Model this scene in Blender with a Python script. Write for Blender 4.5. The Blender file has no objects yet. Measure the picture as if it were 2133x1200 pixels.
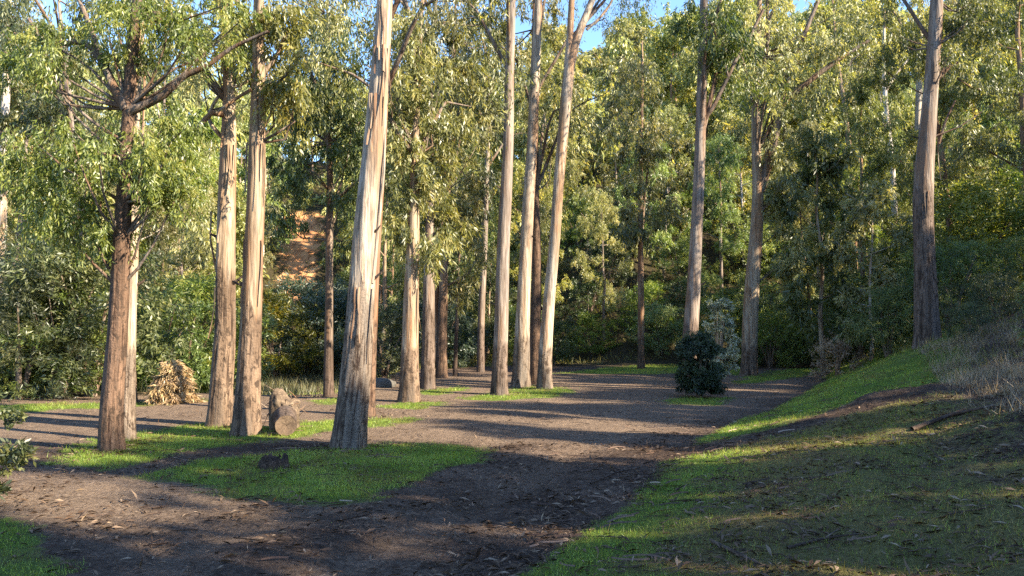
import bpy, math
import numpy as np

rng = np.random.default_rng(11)
S = bpy.context.scene
COL = S.collection
R = math.radians

# ------------------------------------------------------------------ camera, sky, sun, exposure
F = 1642.0                      # focal length in pixels of the 2133 px wide frame
PITCH = math.atan(90.0 / F)
EYE = 1.7
cam_d = bpy.data.cameras.new('camera'); cam = bpy.data.objects.new('camera', cam_d); COL.objects.link(cam)
cam.location = (0, 0, EYE); cam.rotation_euler = (math.pi / 2 + PITCH, 0, 0)
cam_d.sensor_width = 36; cam_d.lens = 36 * F / 2133; cam_d.clip_end = 3000; cam_d.clip_start = 0.05
S.camera = cam

SUN_EL = R(30)
SUN_DIR = np.array([0.895, -0.446, 0]); SUN_DIR /= np.linalg.norm(SUN_DIR)
w = bpy.data.worlds.new('World'); S.world = w; w.use_nodes = True
nt = w.node_tree; bg = nt.nodes['Background']
sky = nt.nodes.new('ShaderNodeTexSky'); sky.sky_type = 'NISHITA'; sky.sun_disc = False
sky.sun_elevation = SUN_EL
sky.sun_rotation = math.atan2(SUN_DIR[0], SUN_DIR[1])
sky.air_density = 1.0; sky.dust_density = 0.3; sky.ozone_density = 4.5; sky.altitude = 300
nt.links.new(sky.outputs[0], bg.inputs[0]); bg.inputs[1].default_value = 0.12
sun_d = bpy.data.lights.new('sun', 'SUN'); sun_d.energy = 5.0; sun_d.angle = R(0.5); sun_d.color = (1.0, 0.84, 0.60)
sun = bpy.data.objects.new('sun', sun_d); COL.objects.link(sun)
from mathutils import Vector
to_sun = Vector((SUN_DIR[0] * math.cos(SUN_EL), SUN_DIR[1] * math.cos(SUN_EL), math.sin(SUN_EL)))
sun.rotation_euler = to_sun.to_track_quat('Z', 'Y').to_euler(); sun.location = to_sun * 60
S.view_settings.view_transform = 'Standard'; S.view_settings.look = 'None'
S.view_settings.exposure = 2.08; S.view_settings.gamma = 1; S.view_settings.use_curve_mapping = False
S.render.engine = 'CYCLES'
S.cycles.max_bounces = 6; S.cycles.diffuse_bounces = 3; S.cycles.transmission_bounces = 4; S.cycles.glossy_bounces = 2
S.cycles.use_denoising = False

# ------------------------------------------------------------------ noise and terrain
def vhash(i, j, k, seed):
    h = (i * 374761393 + j * 668265263 + k * 2147483647 + seed * 974634777) & 0xFFFFFFFF
    h = ((h ^ (h >> 13)) * 1274126177) & 0xFFFFFFFF
    return ((h ^ (h >> 16)) & 0xFFFF) / 65535.0

def vnoise(x, y, z=0.0, seed=0):
    x, y, z = np.broadcast_arrays(np.asarray(x, float), np.asarray(y, float), np.asarray(z, float))
    xi, yi, zi = np.floor(x).astype(np.int64), np.floor(y).astype(np.int64), np.floor(z).astype(np.int64)
    fx, fy, fz = x - xi, y - yi, z - zi
    fx, fy, fz = [f * f * (3 - 2 * f) for f in (fx, fy, fz)]
    r = 0
    for a in (0, 1):
        for b in (0, 1):
            for c in (0, 1):
                r = r + vhash(xi + a, yi + b, zi + c, seed) * (fx if a else 1 - fx) * (fy if b else 1 - fy) * (fz if c else 1 - fz)
    return r * 2 - 1

def fbm(x, y, z=0.0, seed=0, octaves=4):
    s, a = 0, 1.0
    for o in range(octaves):
        s = s + a * vnoise(np.asarray(x) * 2 ** o, np.asarray(y) * 2 ** o, np.asarray(z) * 2 ** o, seed + o)
        a *= 0.5
    return s / 1.8

def sstep(a, b, x):
    t = np.clip((x - a) / (b - a), 0, 1); return t * t * (3 - 2 * t)

EY = [-60, 0, 3, 5.5, 12.7, 18, 25, 35, 45, 70, 160]
EX = [1.5, 1.0, -0.2, 0.05, 2.8, 6.0, 9.6, 14, 19, 30, 60]
def edge_x(y): return np.interp(y, EY, EX)

def terr(x, y):
    x = np.asarray(x, float); y = np.asarray(y, float)
    s = x - edge_x(y)
    sp = np.clip(s, 0, None)
    g = sstep(13, 26, y)
    k = 0.105 + 0.215 * sstep(12, 20, y)
    near = k * sp ** 1.15
    cap = 3.0 * (1 - g) + 60 * g
    right = np.where(sp < 3.6, near, k * 3.6 ** 1.15 + (sp - 3.6) * (0.25 + 0.25 * g))
    right = cap * np.tanh(right / cap)
    yb = np.interp(x, [-60, -22, -4, 6, 20, 60], [44, 50, 52, 40, 40, 42])
    b = np.clip(y - yb, 0, None)
    back = 0.58 * b ** 1.02 * b / (b + 3)
    u = x / np.maximum(y, 20)
    crest = np.interp(u, [-1.2, -0.6, -0.25, 0.0, 0.11, 0.3, 0.7, 1.2], [38, 35, 30, 31, 32, 54, 66, 74])
    h = np.sqrt(back ** 2 + right ** 2)
    h = np.where(h < 1e-3, 0, crest * np.tanh(h / crest))
    h = h + 0.8 * sstep(3, 12, h) * fbm(x / 9, y / 9, 0, 3, 3)
    # creek flat behind the clearing on the left
    dip = sstep(19.5, 25, y + 0.25 * x) * sstep(-4.5, -7.5, x) * (1 - sstep(38, 52, y))
    h = h - 0.9 * dip
    # undulation of the clearing and bank
    h = h + 0.05 * fbm(x / 3.1, y / 3.1, 0, 5, 3) * sstep(2, 6, y) + 0.012 * fbm(x / 0.5, y / 0.5, 0, 9, 3)
    h = h + sstep(0.2, 2.5, s) * (0.17 * fbm(x / 1.7, y / 1.7, 0, 21, 3) + 0.075 * fbm(x / 0.6, y / 0.6, 0, 25, 3)) * (1 - sstep(35, 45, y))
    # the low mound of litter on the bank
    h = h + 0.22 * np.exp(-(((x - 6.2) / 1.3) ** 2 + ((y - 13.2) / 1.2) ** 2))
    return h

def ray(px, py, d):
    u = (px - 1066.5) / F; v = (600 - py) / F
    c, s = math.cos(PITCH), math.sin(PITCH)
    dy, dz = c - v * s, s + v * c
    return np.array([u * d / dy, d, EYE + dz * d / dy])

def hit(px, py, dmin=3.0, dmax=160):
    ds = np.linspace(dmin, dmax, 3000)
    p0 = ray(px, py, 1.0); ux, uz = p0[0], p0[2] - EYE
    below = (EYE + uz * ds) <= terr(ux * ds, ds)
    i = int(np.argmax(below)) if below.any() else len(ds) - 1
    return np.array([ux * ds[i], ds[i], float(terr(ux * ds[i], ds[i]))])

# ------------------------------------------------------------------ mesh helpers
def mesh_np(name, verts, faces, mat=None, attrs=None, smooth=False):
    verts = np.asarray(verts, np.float32); faces = np.asarray(faces, np.int32)
    me = bpy.data.meshes.new(name); n = faces.shape[1]
    me.vertices.add(len(verts)); me.vertices.foreach_set('co', verts.ravel())
    me.loops.add(faces.size); me.loops.foreach_set('vertex_index', faces.ravel())
    me.polygons.add(len(faces)); me.polygons.foreach_set('loop_start', np.arange(0, faces.size, n, dtype=np.int32))
    me.polygons.foreach_set('loop_total', np.full(len(faces), n, np.int32))
    if smooth: me.polygons.foreach_set('use_smooth', np.ones(len(faces), bool))
    me.update(calc_edges=True)
    for k, v in (attrs or {}).items():
        a = me.attributes.new(k, 'FLOAT', 'POINT'); a.data.foreach_set('value', np.asarray(v, np.float32))
    if mat: me.materials.append(mat)
    return me

def link(name, me, parent=None, loc=(0, 0, 0), rot=0.0, scale=1.0):
    o = bpy.data.objects.new(name, me); COL.objects.link(o)
    o.location = [float(v) for v in loc]
    o.rotation_euler = rot if isinstance(rot, tuple) else (0, 0, rot)
    o.scale = scale if isinstance(scale, tuple) else (scale,) * 3
    if parent: o.parent = parent
    return o

def thing(name, label, cat, loc=(0, 0, 0), group=None, rot=0.0, scale=1.0):
    o = link(name, None, None, loc, rot, scale); o['label'] = label; o['category'] = cat
    if group: o['group'] = group
    o.empty_display_size = 0.2
    return o

def tag(o, label, cat, group=None):
    o['label'] = label; o['category'] = cat
    if group: o['group'] = group
    return o

def unit(v): return v / np.maximum(np.linalg.norm(v, axis=-1, keepdims=True), 1e-9)

# ------------------------------------------------------------------ materials
def new_mat(name):
    m = bpy.data.materials.new(name); m.use_nodes = True
    t = m.node_tree; t.nodes.clear()
    out = t.nodes.new('ShaderNodeOutputMaterial')
    return m, t, out
def N(t, kind, **kw):
    n = t.nodes.new(kind)
    for k, v in kw.items():
        if k in n.inputs: n.inputs[k].default_value = v
        else: setattr(n, k, v)
    return n
def ramp(t, fac, stops, interp='LINEAR'):
    n = t.nodes.new('ShaderNodeValToRGB'); n.color_ramp.interpolation = interp
    e = n.color_ramp.elements
    while len(e) < len(stops): e.new(0.5)
    for i, (p, c) in enumerate(stops):
        e[i].position = p; e[i].color = (c[0], c[1], c[2], 1) if hasattr(c, '__len__') else (c, c, c, 1)
    t.links.new(fac, n.inputs[0]); return n.outputs[0]
def mixc(t, fac, a, b, mode='MIX'):
    n = t.nodes.new('ShaderNodeMix'); n.data_type = 'RGBA'; n.blend_type = mode
    for sock, v in ((n.inputs[0], fac), (n.inputs[6], a), (n.inputs[7], b)):
        if hasattr(v, 'links'): t.links.new(v, sock)
        elif not hasattr(v, '__len__'): sock.default_value = v
        else: sock.default_value = (v[0], v[1], v[2], 1)
    return n.outputs[2]
def math_n(t, op, a, b=0.0, clamp=False):
    n = t.nodes.new('ShaderNodeMath'); n.operation = op; n.use_clamp = clamp
    for i, v in enumerate((a, b)):
        if hasattr(v, 'links'): t.links.new(v, n.inputs[i])
        else: n.inputs[i].default_value = v
    return n.outputs[0]
def attr(t, name):
    n = t.nodes.new('ShaderNodeAttribute'); n.attribute_name = name; return n.outputs['Fac']
def noise(t, vec, scale, detail=4, rough=0.6, dist=0.0):
    n = N(t, 'ShaderNodeTexNoise', Scale=scale, Detail=detail, Roughness=rough, Distortion=dist)
    if vec is not None: t.links.new(vec, n.inputs['Vector'])
    return n.outputs['Fac']
def mapped(t, scale, coord='Object'):
    tc = t.nodes.new('ShaderNodeTexCoord'); mp = t.nodes.new('ShaderNodeMapping')
    mp.inputs['Scale'].default_value = scale; t.links.new(tc.outputs[coord], mp.inputs[0]); return mp.outputs[0]

def leaf_mat(name, c0, c1, c2, trans=0.45, gloss=0.05, tree_var=0.35):
    m, t, out = new_mat(name)
    v = attr(t, 'v')
    col = ramp(t, v, [(0.0, c0), (0.55, c1), (0.93, c2), (1.0, (c2[0] * 1.1, c2[1] * 0.95, c2[2] * 0.8))])
    oi = t.nodes.new('ShaderNodeObjectInfo')
    hs = N(t, 'ShaderNodeHueSaturation')
    t.links.new(math_n(t, 'ADD', math_n(t, 'MULTIPLY', oi.outputs['Random'], 0.035), 0.482), hs.inputs['Hue'])
    rr = math_n(t, 'FRACT', math_n(t, 'MULTIPLY', oi.outputs['Random'], 7.31))
    t.links.new(math_n(t, 'ADD', math_n(t, 'MULTIPLY', rr, tree_var * 2), 1 - tree_var), hs.inputs['Value'])
    rs = math_n(t, 'FRACT', math_n(t, 'MULTIPLY', oi.outputs['Random'], 3.77))
    t.links.new(math_n(t, 'ADD', math_n(t, 'MULTIPLY', rs, 0.4), 0.8), hs.inputs['Saturation'])
    t.links.new(col, hs.inputs['Color'])
    d = t.nodes.new('ShaderNodeBsdfDiffuse'); tr = t.nodes.new('ShaderNodeBsdfTranslucent'); gl = N(t, 'ShaderNodeBsdfGlossy', Roughness=0.45)
    t.links.new(hs.outputs[0], d.inputs[0])
    g = t.nodes.new('ShaderNodeMix'); g.data_type = 'RGBA'; g.blend_type = 'MULTIPLY'; g.inputs[0].default_value = 1
    t.links.new(hs.outputs[0], g.inputs[6]); g.inputs[7].default_value = (1.5, 1.45, 0.7, 1)
    t.links.new(g.outputs[2], tr.inputs[0])
    gl.inputs[0].default_value = (0.8, 0.85, 0.9, 1)
    m1 = t.nodes.new('ShaderNodeMixShader'); m1.inputs[0].default_value = trans
    t.links.new(d.outputs[0], m1.inputs[1]); t.links.new(tr.outputs[0], m1.inputs[2])
    m2 = t.nodes.new('ShaderNodeMixShader'); m2.inputs[0].default_value = gloss
    t.links.new(m1.outputs[0], m2.inputs[1]); t.links.new(gl.outputs[0], m2.inputs[2])
    t.links.new(m2.outputs[0], out.inputs[0])
    return m

def bark_mat(name, pale, mid, dark, rough_c, fissure=(0.045, 0.03, 0.022)):
    m, t, out = new_mat(name)
    lo = mapped(t, (7, 7, 0.55)); hi = mapped(t, (34, 34, 2.0)); pt = mapped(t, (2.2, 2.2, 0.35)); fi = mapped(t, (1, 1, 1))
    n1 = noise(t, lo, 1.0, 5, 0.62, 0.4); n2 = noise(t, hi, 1.0, 4, 0.6, 0.2); n3 = noise(t, pt, 1.3, 3, 0.5, 1.0); n5 = noise(t, mapped(t, (3.1, 3.1, 0.22)), 1.0, 4, 0.6, 0.8); n6 = noise(t, mapped(t, (11, 11, 6.5)), 1.0, 4, 0.65, 0.6)
    n4 = noise(t, fi, 26.0, 5, 0.7, 0.3)
    smooth_c = ramp(t, n1, [(0.30, dark), (0.43, mid), (0.56, pale), (0.74, (pale[0] * 1.12, pale[1] * 1.1, pale[2] * 1.06))])
    patch = ramp(t, n3, [(0.50, 0), (0.60, 1)])
    smooth_c = mixc(t, math_n(t, 'MULTIPLY', patch, 0.55), smooth_c, mid)
    smooth_c = mixc(t, ramp(t, n5, [(0.41, 0.95), (0.49, 0.0)]), smooth_c, (mid[0] * 0.95, mid[1] * 0.74, mid[2] * 0.58))
    smooth_c = mixc(t, ramp(t, n5, [(0.55, 0.0), (0.62, 0.85)]), smooth_c, (pale[0] * 0.72, pale[1] * 0.78, pale[2] * 0.88))
    streak = ramp(t, n2, [(0.36, 0.0), (0.50, 1.0)])
    smooth_c = mixc(t, 0.75, smooth_c, mixc(t, streak, dark, smooth_c))
    rc = ramp(t, n1, [(0.30, (rough_c[0] * 0.35, rough_c[1] * 0.32, rough_c[2] * 0.30)), (0.5, (rough_c[0] * 0.85, rough_c[1] * 0.83, rough_c[2] * 0.82)), (0.72, (rough_c[0] * 1.5, rough_c[1] * 1.5, rough_c[2] * 1.5))])
    rc = mixc(t, ramp(t, n2, [(0.34, 1.0), (0.47, 0.0)]), rc, fissure)
    rc = mixc(t, ramp(t, n6, [(0.40, 0.95), (0.48, 0.0)]), rc, fissure)
    rc = mixc(t, math_n(t, 'MULTIPLY', ramp(t, n5, [(0.52, 0), (0.62, 0.7)]), 1.0), rc, (rough_c[0] * 0.8, rough_c[1] * 0.88, rough_c[2] * 0.98))
    rc = mixc(t, math_n(t, 'MULTIPLY', ramp(t, n4, [(0.55, 0), (0.7, 1)]), 0.35), rc, (rough_c[0] * 1.2, rough_c[1] * 1.25, rough_c[2] * 1.3))
    ra = math_n(t, 'ADD', attr(t, 'rough'), math_n(t, 'MULTIPLY', math_n(t, 'SUBTRACT', n1, 0.5), 1.3))
    f = ramp(t, ra, [(0.42, 0), (0.58, 1)])
    col = mixc(t, f, smooth_c, rc)
    col = mixc(t, ramp(t, attr(t, 'fis'), [(0.55, 0), (0.95, 1)]), col, (dark[0] * 0.35, dark[1] * 0.3, dark[2] * 0.3))
    p = N(t, 'ShaderNodeBsdfPrincipled', Roughness=0.85); p.inputs['Specular IOR Level'].default_value = 0.25
    t.links.new(col, p.inputs['Base Color'])
    hgt = math_n(t, 'ADD', math_n(t, 'MULTIPLY', n2, 0.6), math_n(t, 'MULTIPLY', n1, 1.0))
    hgt = math_n(t, 'ADD', hgt, math_n(t, 'MULTIPLY', math_n(t, 'MULTIPLY', math_n(t, 'ADD', n4, n6), f), 0.8))
    b = N(t, 'ShaderNodeBump', Strength=0.9, Distance=0.03); t.links.new(hgt, b.inputs['Height']); t.links.new(b.outputs[0], p.inputs['Normal'])
    t.links.new(p.outputs[0], out.inputs[0]); return m

M = {}
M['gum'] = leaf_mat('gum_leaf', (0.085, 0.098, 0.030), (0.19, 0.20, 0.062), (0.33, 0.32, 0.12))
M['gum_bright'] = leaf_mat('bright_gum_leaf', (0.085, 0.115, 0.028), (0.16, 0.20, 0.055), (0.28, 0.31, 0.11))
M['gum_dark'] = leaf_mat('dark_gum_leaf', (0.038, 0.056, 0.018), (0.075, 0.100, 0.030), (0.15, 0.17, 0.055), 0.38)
M['wattle'] = leaf_mat('wattle_leaf', (0.035, 0.060, 0.020), (0.080, 0.120, 0.036), (0.16, 0.20, 0.065))
M['far'] = leaf_mat('sunlit_far_gum_leaf', (0.14, 0.155, 0.055), (0.27, 0.285, 0.105), (0.43, 0.42, 0.19), 0.50, 0.04, 0.3)  # distant leaves painted paler to imitate sunlight and haze
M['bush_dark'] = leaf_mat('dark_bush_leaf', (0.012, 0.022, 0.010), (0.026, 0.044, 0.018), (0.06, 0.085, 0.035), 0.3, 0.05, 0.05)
M['wattle_sunlit'] = leaf_mat('sunlit_wattle_leaf', (0.07, 0.11, 0.03), (0.14, 0.20, 0.055), (0.26, 0.31, 0.11), 0.45, 0.04, 0.2)  # wattle leaves with sunlight painted into the colour
M['blue'] = leaf_mat('blue_green_leaf', (0.035, 0.060, 0.042), (0.065, 0.10, 0.070), (0.11, 0.15, 0.11))
M['yellow'] = leaf_mat('yellow_green_leaf', (0.12, 0.13, 0.02), (0.22, 0.21, 0.03), (0.34, 0.28, 0.04))
M['silver'] = leaf_mat('sunlit_silver_leaf', (0.17, 0.19, 0.11), (0.34, 0.36, 0.22), (0.55, 0.54, 0.36), 0.3, 0.12, 0.05)  # whitish leaves, lightened further to imitate sun on the bush
M['dry'] = leaf_mat('dry_leaf', (0.16, 0.10, 0.05), (0.30, 0.21, 0.11), (0.45, 0.36, 0.20), 0.25, 0.04, 0.1)
M['litter'] = leaf_mat('litter_leaf', (0.035, 0.022, 0.015), (0.13, 0.088, 0.058), (0.31, 0.24, 0.17), 0.05, 0.012, 0.0)
M['strawgrass'] = leaf_mat('straw_grass', (0.10, 0.075, 0.045), (0.30, 0.225, 0.14), (0.55, 0.43, 0.28), 0.3, 0.03, 0.1)
M['grass'] = leaf_mat('grass_blade', (0.12, 0.185, 0.020), (0.24, 0.34, 0.040), (0.38, 0.44, 0.085), 0.45, 0.03, 0.0)
M['grass_dull'] = leaf_mat('dull_grass_blade', (0.080, 0.088, 0.024), (0.18, 0.172, 0.050), (0.32, 0.275, 0.11), 0.4, 0.02, 0.0)
M['reed'] = leaf_mat('reed_blade', (0.06, 0.075, 0.03), (0.13, 0.14, 0.06), (0.26, 0.24, 0.11), 0.35, 0.04, 0.0)
M['tan'] = bark_mat('tan_bark', (0.386, 0.311, 0.227), (0.244, 0.181, 0.130), (0.101, 0.071, 0.052), (0.168, 0.118, 0.084))
M['cream'] = bark_mat('cream_bark', (0.437, 0.361, 0.286), (0.260, 0.206, 0.160), (0.109, 0.080, 0.063), (0.185, 0.147, 0.118))
M['grey'] = bark_mat('grey_bark', (0.286, 0.239, 0.206), (0.176, 0.143, 0.122), (0.076, 0.059, 0.050), (0.134, 0.101, 0.084))
M['red'] = bark_mat('reddish_bark', (0.302, 0.210, 0.143), (0.185, 0.118, 0.080), (0.084, 0.049, 0.034), (0.143, 0.091, 0.063))
M['darkbark'] = bark_mat('dark_bark', (0.20, 0.16, 0.13), (0.12, 0.09, 0.07), (0.06, 0.042, 0.034), (0.095, 0.068, 0.054))
M['white'] = bark_mat('white_bark', (0.504, 0.462, 0.420), (0.386, 0.344, 0.302), (0.218, 0.185, 0.160), (0.252, 0.202, 0.160))

def ground_mat():
    m, t, out = new_mat('clearing_soil')
    o1 = mapped(t, (1, 1, 1))
    nf = noise(t, o1, 24.0, 8, 0.78); nm = noise(t, o1, 7.0, 5, 0.65); nl = noise(t, o1, 0.7, 3, 0.5); ns = noise(t, o1, 130.0, 3, 0.7)
    dirt = ramp(t, nf, [(0.32, (0.035, 0.024, 0.018)), (0.46, (0.125, 0.088, 0.066)), (0.60, (0.25, 0.185, 0.14)), (0.78, (0.42, 0.33, 0.26))])
    dark = ramp(t, nf, [(0.34, (0.012, 0.008, 0.007)), (0.5, (0.042, 0.028, 0.023)), (0.62, (0.085, 0.060, 0.048)), (0.78, (0.18, 0.135, 0.105))])
    trk_sun = attr(t, 'track')  # wheel tracks, plus the areas where sunlight is painted into the soil
    base = mixc(t, ramp(t, math_n(t, 'ADD', math_n(t, 'MULTIPLY', nl, 0.6), math_n(t, 'MULTIPLY', nm, 0.4)), [(0.40, 0), (0.60, 1)]), dark, dirt)
    base = mixc(t, math_n(t, 'MULTIPLY', trk_sun, 0.8), base, dirt)
    base = mixc(t, ramp(t, noise(t, o1, 2.3, 5, 0.7, 0.5), [(0.40, 0.55), (0.52, 0.0)]), base, dark)
    leaf = ramp(t, ns, [(0.60, 0), (0.72, 1)])
    base = mixc(t, math_n(t, 'MULTIPLY', leaf, 0.45), base, (0.20, 0.155, 0.125))
    base = mixc(t, math_n(t, 'MULTIPLY', trk_sun, 0.40), base, ramp(t, nf, [(0.32, (0.09, 0.065, 0.048)), (0.5, (0.29, 0.215, 0.155)), (0.75, (0.52, 0.41, 0.30))]))
    g = attr(t, 'grass')
    ga = math_n(t, 'ADD', g, math_n(t, 'MULTIPLY', math_n(t, 'SUBTRACT', nm, 0.5), 0.9))
    ga = math_n(t, 'ADD', ga, math_n(t, 'MULTIPLY', math_n(t, 'SUBTRACT', nf, 0.5), 0.5))
    gf = ramp(t, ga, [(0.42, 0), (0.62, 1)])
    gc = ramp(t, nf, [(0.3, (0.035, 0.050, 0.011)), (0.48, (0.10, 0.155, 0.026)), (0.72, (0.18, 0.25, 0.048))])
    du = attr(t, 'dull')
    gc = mixc(t, du, gc, ramp(t, nf, [(0.3, (0.050, 0.038, 0.018)), (0.48, (0.150, 0.122, 0.052)), (0.72, (0.31, 0.245, 0.125))]))
    col = mixc(t, gf, base, gc)
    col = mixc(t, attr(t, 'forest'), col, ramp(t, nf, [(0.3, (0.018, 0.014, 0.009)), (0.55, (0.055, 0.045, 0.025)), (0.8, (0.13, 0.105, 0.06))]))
    sc = attr(t, 'scar')
    o2 = mapped(t, (1.4, 0.7, 0.7))
    ne = noise(t, o2, 0.9, 5, 0.65, 0.6)
    scc = ramp(t, ne, [(0.3, (0.14, 0.07, 0.035)), (0.45, (0.42, 0.19, 0.085)), (0.6, (0.58, 0.31, 0.15)), (0.8, (0.58, 0.42, 0.24))])
    sa = ramp(t, math_n(t, 'ADD', sc, math_n(t, 'MULTIPLY', math_n(t, 'SUBTRACT', ne, 0.5), 0.9)), [(0.38, 0), (0.55, 1)])
    col = mixc(t, sa, col, scc)
    p = N(t, 'ShaderNodeBsdfPrincipled', Roughness=0.95); p.inputs['Specular IOR Level'].default_value = 0.15
    t.links.new(col, p.inputs['Base Color'])
    hh = math_n(t, 'ADD', math_n(t, 'MULTIPLY', nf, 1.0), math_n(t, 'MULTIPLY', nm, 1.5))
    hh = math_n(t, 'ADD', hh, math_n(t, 'MULTIPLY', ns, 0.35))
    b = N(t, 'ShaderNodeBump', Strength=1.0, Distance=0.06); t.links.new(hh, b.inputs['Height']); t.links.new(b.outputs[0], p.inputs['Normal'])
    t.links.new(p.outputs[0], out.inputs[0]); return m
M['ground'] = ground_mat()

# ------------------------------------------------------------------ grass patches (on the ground plane)
def gp(px, py):                                   # point of the level clearing under a pixel
    d = 0.0
    p = ray(px, py, 1.0); k = -EYE / (p[2] - EYE)
    return (p[0] * k, k)
PATCHES = [
    [(300,995),(420,962),(560,948),(690,930),(760,922),(900,925),(1005,935),(1015,945),(960,968),(900,1000),(820,1020),(760,1045),(640,1045),(520,1035),(400,1018)],
    [(100,965),(140,930),(215,915),(330,895),(430,882),(560,885),(700,875),(860,875),(820,890),(700,900),(620,915),(480,930),(330,960),(230,978)],
    [(795,850),(830,838),(920,837),(925,846),(860,854)],
    [(955,832),(1000,820),(1090,800),(1180,808),(1190,820),(1110,830),(1020,836)],
    [(870,815),(960,800),(985,812),(905,822)],
    [(1150,779),(1250,766),(1420,756),(1560,764),(1560,780),(1400,777),(1280,781)],
    [(1390,842),(1420,826),(1530,828),(1500,843)],
    [(-40,1100),(40,1120),(110,1170),(105,1200),(60,1260),(-40,1260)],
    [(-60,852),(120,838),(270,838),(430,829),(440,835),(300,846),(100,852),(-60,866)],
    [(640,836),(720,829),(740,837),(690,842)],
    [(1530,800),(1560,785),(1640,768),(1720,764),(1720,772),(1640,790),(1570,798)],
    [(540,795),(700,790),(690,818),(545,820)],
    [(700,895),(780,868),(850,872),(800,885)],
]
PATCHES = [np.array([gp(*q) for q in P]) for P in PATCHES]
def poly_sd(x, y, P):                             # signed distance, positive inside
    d = np.full(x.shape, 1e9); ins = np.zeros(x.shape, bool)
    for i in range(len(P)):
        a, b = P[i], P[(i + 1) % len(P)]; e = b - a
        wx, wy = x - a[0], y - a[1]
        tt = np.clip((wx * e[0] + wy * e[1]) / (e @ e), 0, 1)
        d = np.minimum(d, np.hypot(wx - e[0] * tt, wy - e[1] * tt))
        c = (a[1] <= y) != (b[1] <= y)
        xs = a[0] + (y - a[1]) / (e[1] if abs(e[1]) > 1e-9 else 1e-9) * e[0]
        ins ^= c & (x < xs)
    return np.where(ins, d, -d)

def masks(x, y):
    s = x - edge_x(y)
    nz = fbm(x / 0.9, y / 0.9, 0, 40, 4)
    g = np.full(x.shape, -1.0)
    for P in PATCHES:
        m = (x > P[:, 0].min() - 1) & (x < P[:, 0].max() + 1) & (y > P[:, 1].min() - 1) & (y < P[:, 1].max() + 1)
        if m.any(): g[m] = np.maximum(g[m], poly_sd(x[m], y[m], P))
    g = np.clip(g / (0.30 + 0.012 * y) * 0.5 + 0.5 + 0.38 * nz + 0.30 * fbm(x / 0.28, y / 0.28, 0, 41, 2), 0, 1)
    # bank: bright strip at the road edge, duller litter covered grass above, mound and rut left bare
    wob = 0.5 * fbm(x / 1.3, y / 1.3, 0, 60, 3)
    b = np.clip((s + wob * 0.6) / 0.5 + 0.3, 0, 1)
    big = fbm(x / 2.6, y / 2.6, 0, 70, 4)
    b = b * np.clip(0.88 + 0.6 * big, 0, 1)
    bare = np.exp(-(((x - 6.0) / 1.5) ** 2 + ((y - 12.8) / 0.75) ** 2)) * 1.0
    lane = np.exp(-((y - (11.0 + 0.55 * (x - 2.4))) / 0.45) ** 2) * sstep(1.8, 3.0, x) * (1 - sstep(5.2, 6.5, x))
    b = b * (1 - np.clip(0.6 * bare + 0.7 * lane, 0, 0.9))
    b = np.where(s > -0.6, b, 0) * (1 - sstep(4.0, 5.5, s - 0.5 * wob))
    g = np.maximum(g, b)
    dull = sstep(0.6, 1.6, s + wob) * (1 - sstep(11.5, 13.5, y)) * (0.8 + 0.3 * big) + 0.5 * sstep(-0.1, 0.6, fbm(x / 0.5, y / 0.5, 0, 90, 3)) + 0.3 * sstep(0, 1, nz) * sstep(0, 1, s)
    dull = np.clip(dull, 0, 1)
    tr = np.exp(-((s + 1.35) / 0.36) ** 2) + np.exp(-((s + 2.9) / 0.36) ** 2)
    tr = tr * (1 - sstep(13, 20, y)) * (0.6 + 0.4 * nz)
    # dry gravel of the open clearing, painted paler to imitate sunlight
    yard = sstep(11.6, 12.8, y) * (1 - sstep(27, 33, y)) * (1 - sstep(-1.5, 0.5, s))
    lft_sun = np.exp(-(((x + 4.6) / 2.4) ** 2 + ((y - 8.1) / 1.3) ** 2)); tr = tr * 0.55  # left patch: a pool of sunlight painted on the soil
    tr = np.clip(tr + 0.75 * yard + lft_sun, 0, 1)
    return g, dull, tr

scar_pts = [hit(596, 452), hit(664, 450), hit(668, 505), hit(650, 560), (hit(632, 625)), hit(590, 640), hit(598, 560), hit(590, 500)]
SCAR = np.array([[p[0], p[1]] for p in scar_pts])

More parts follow.
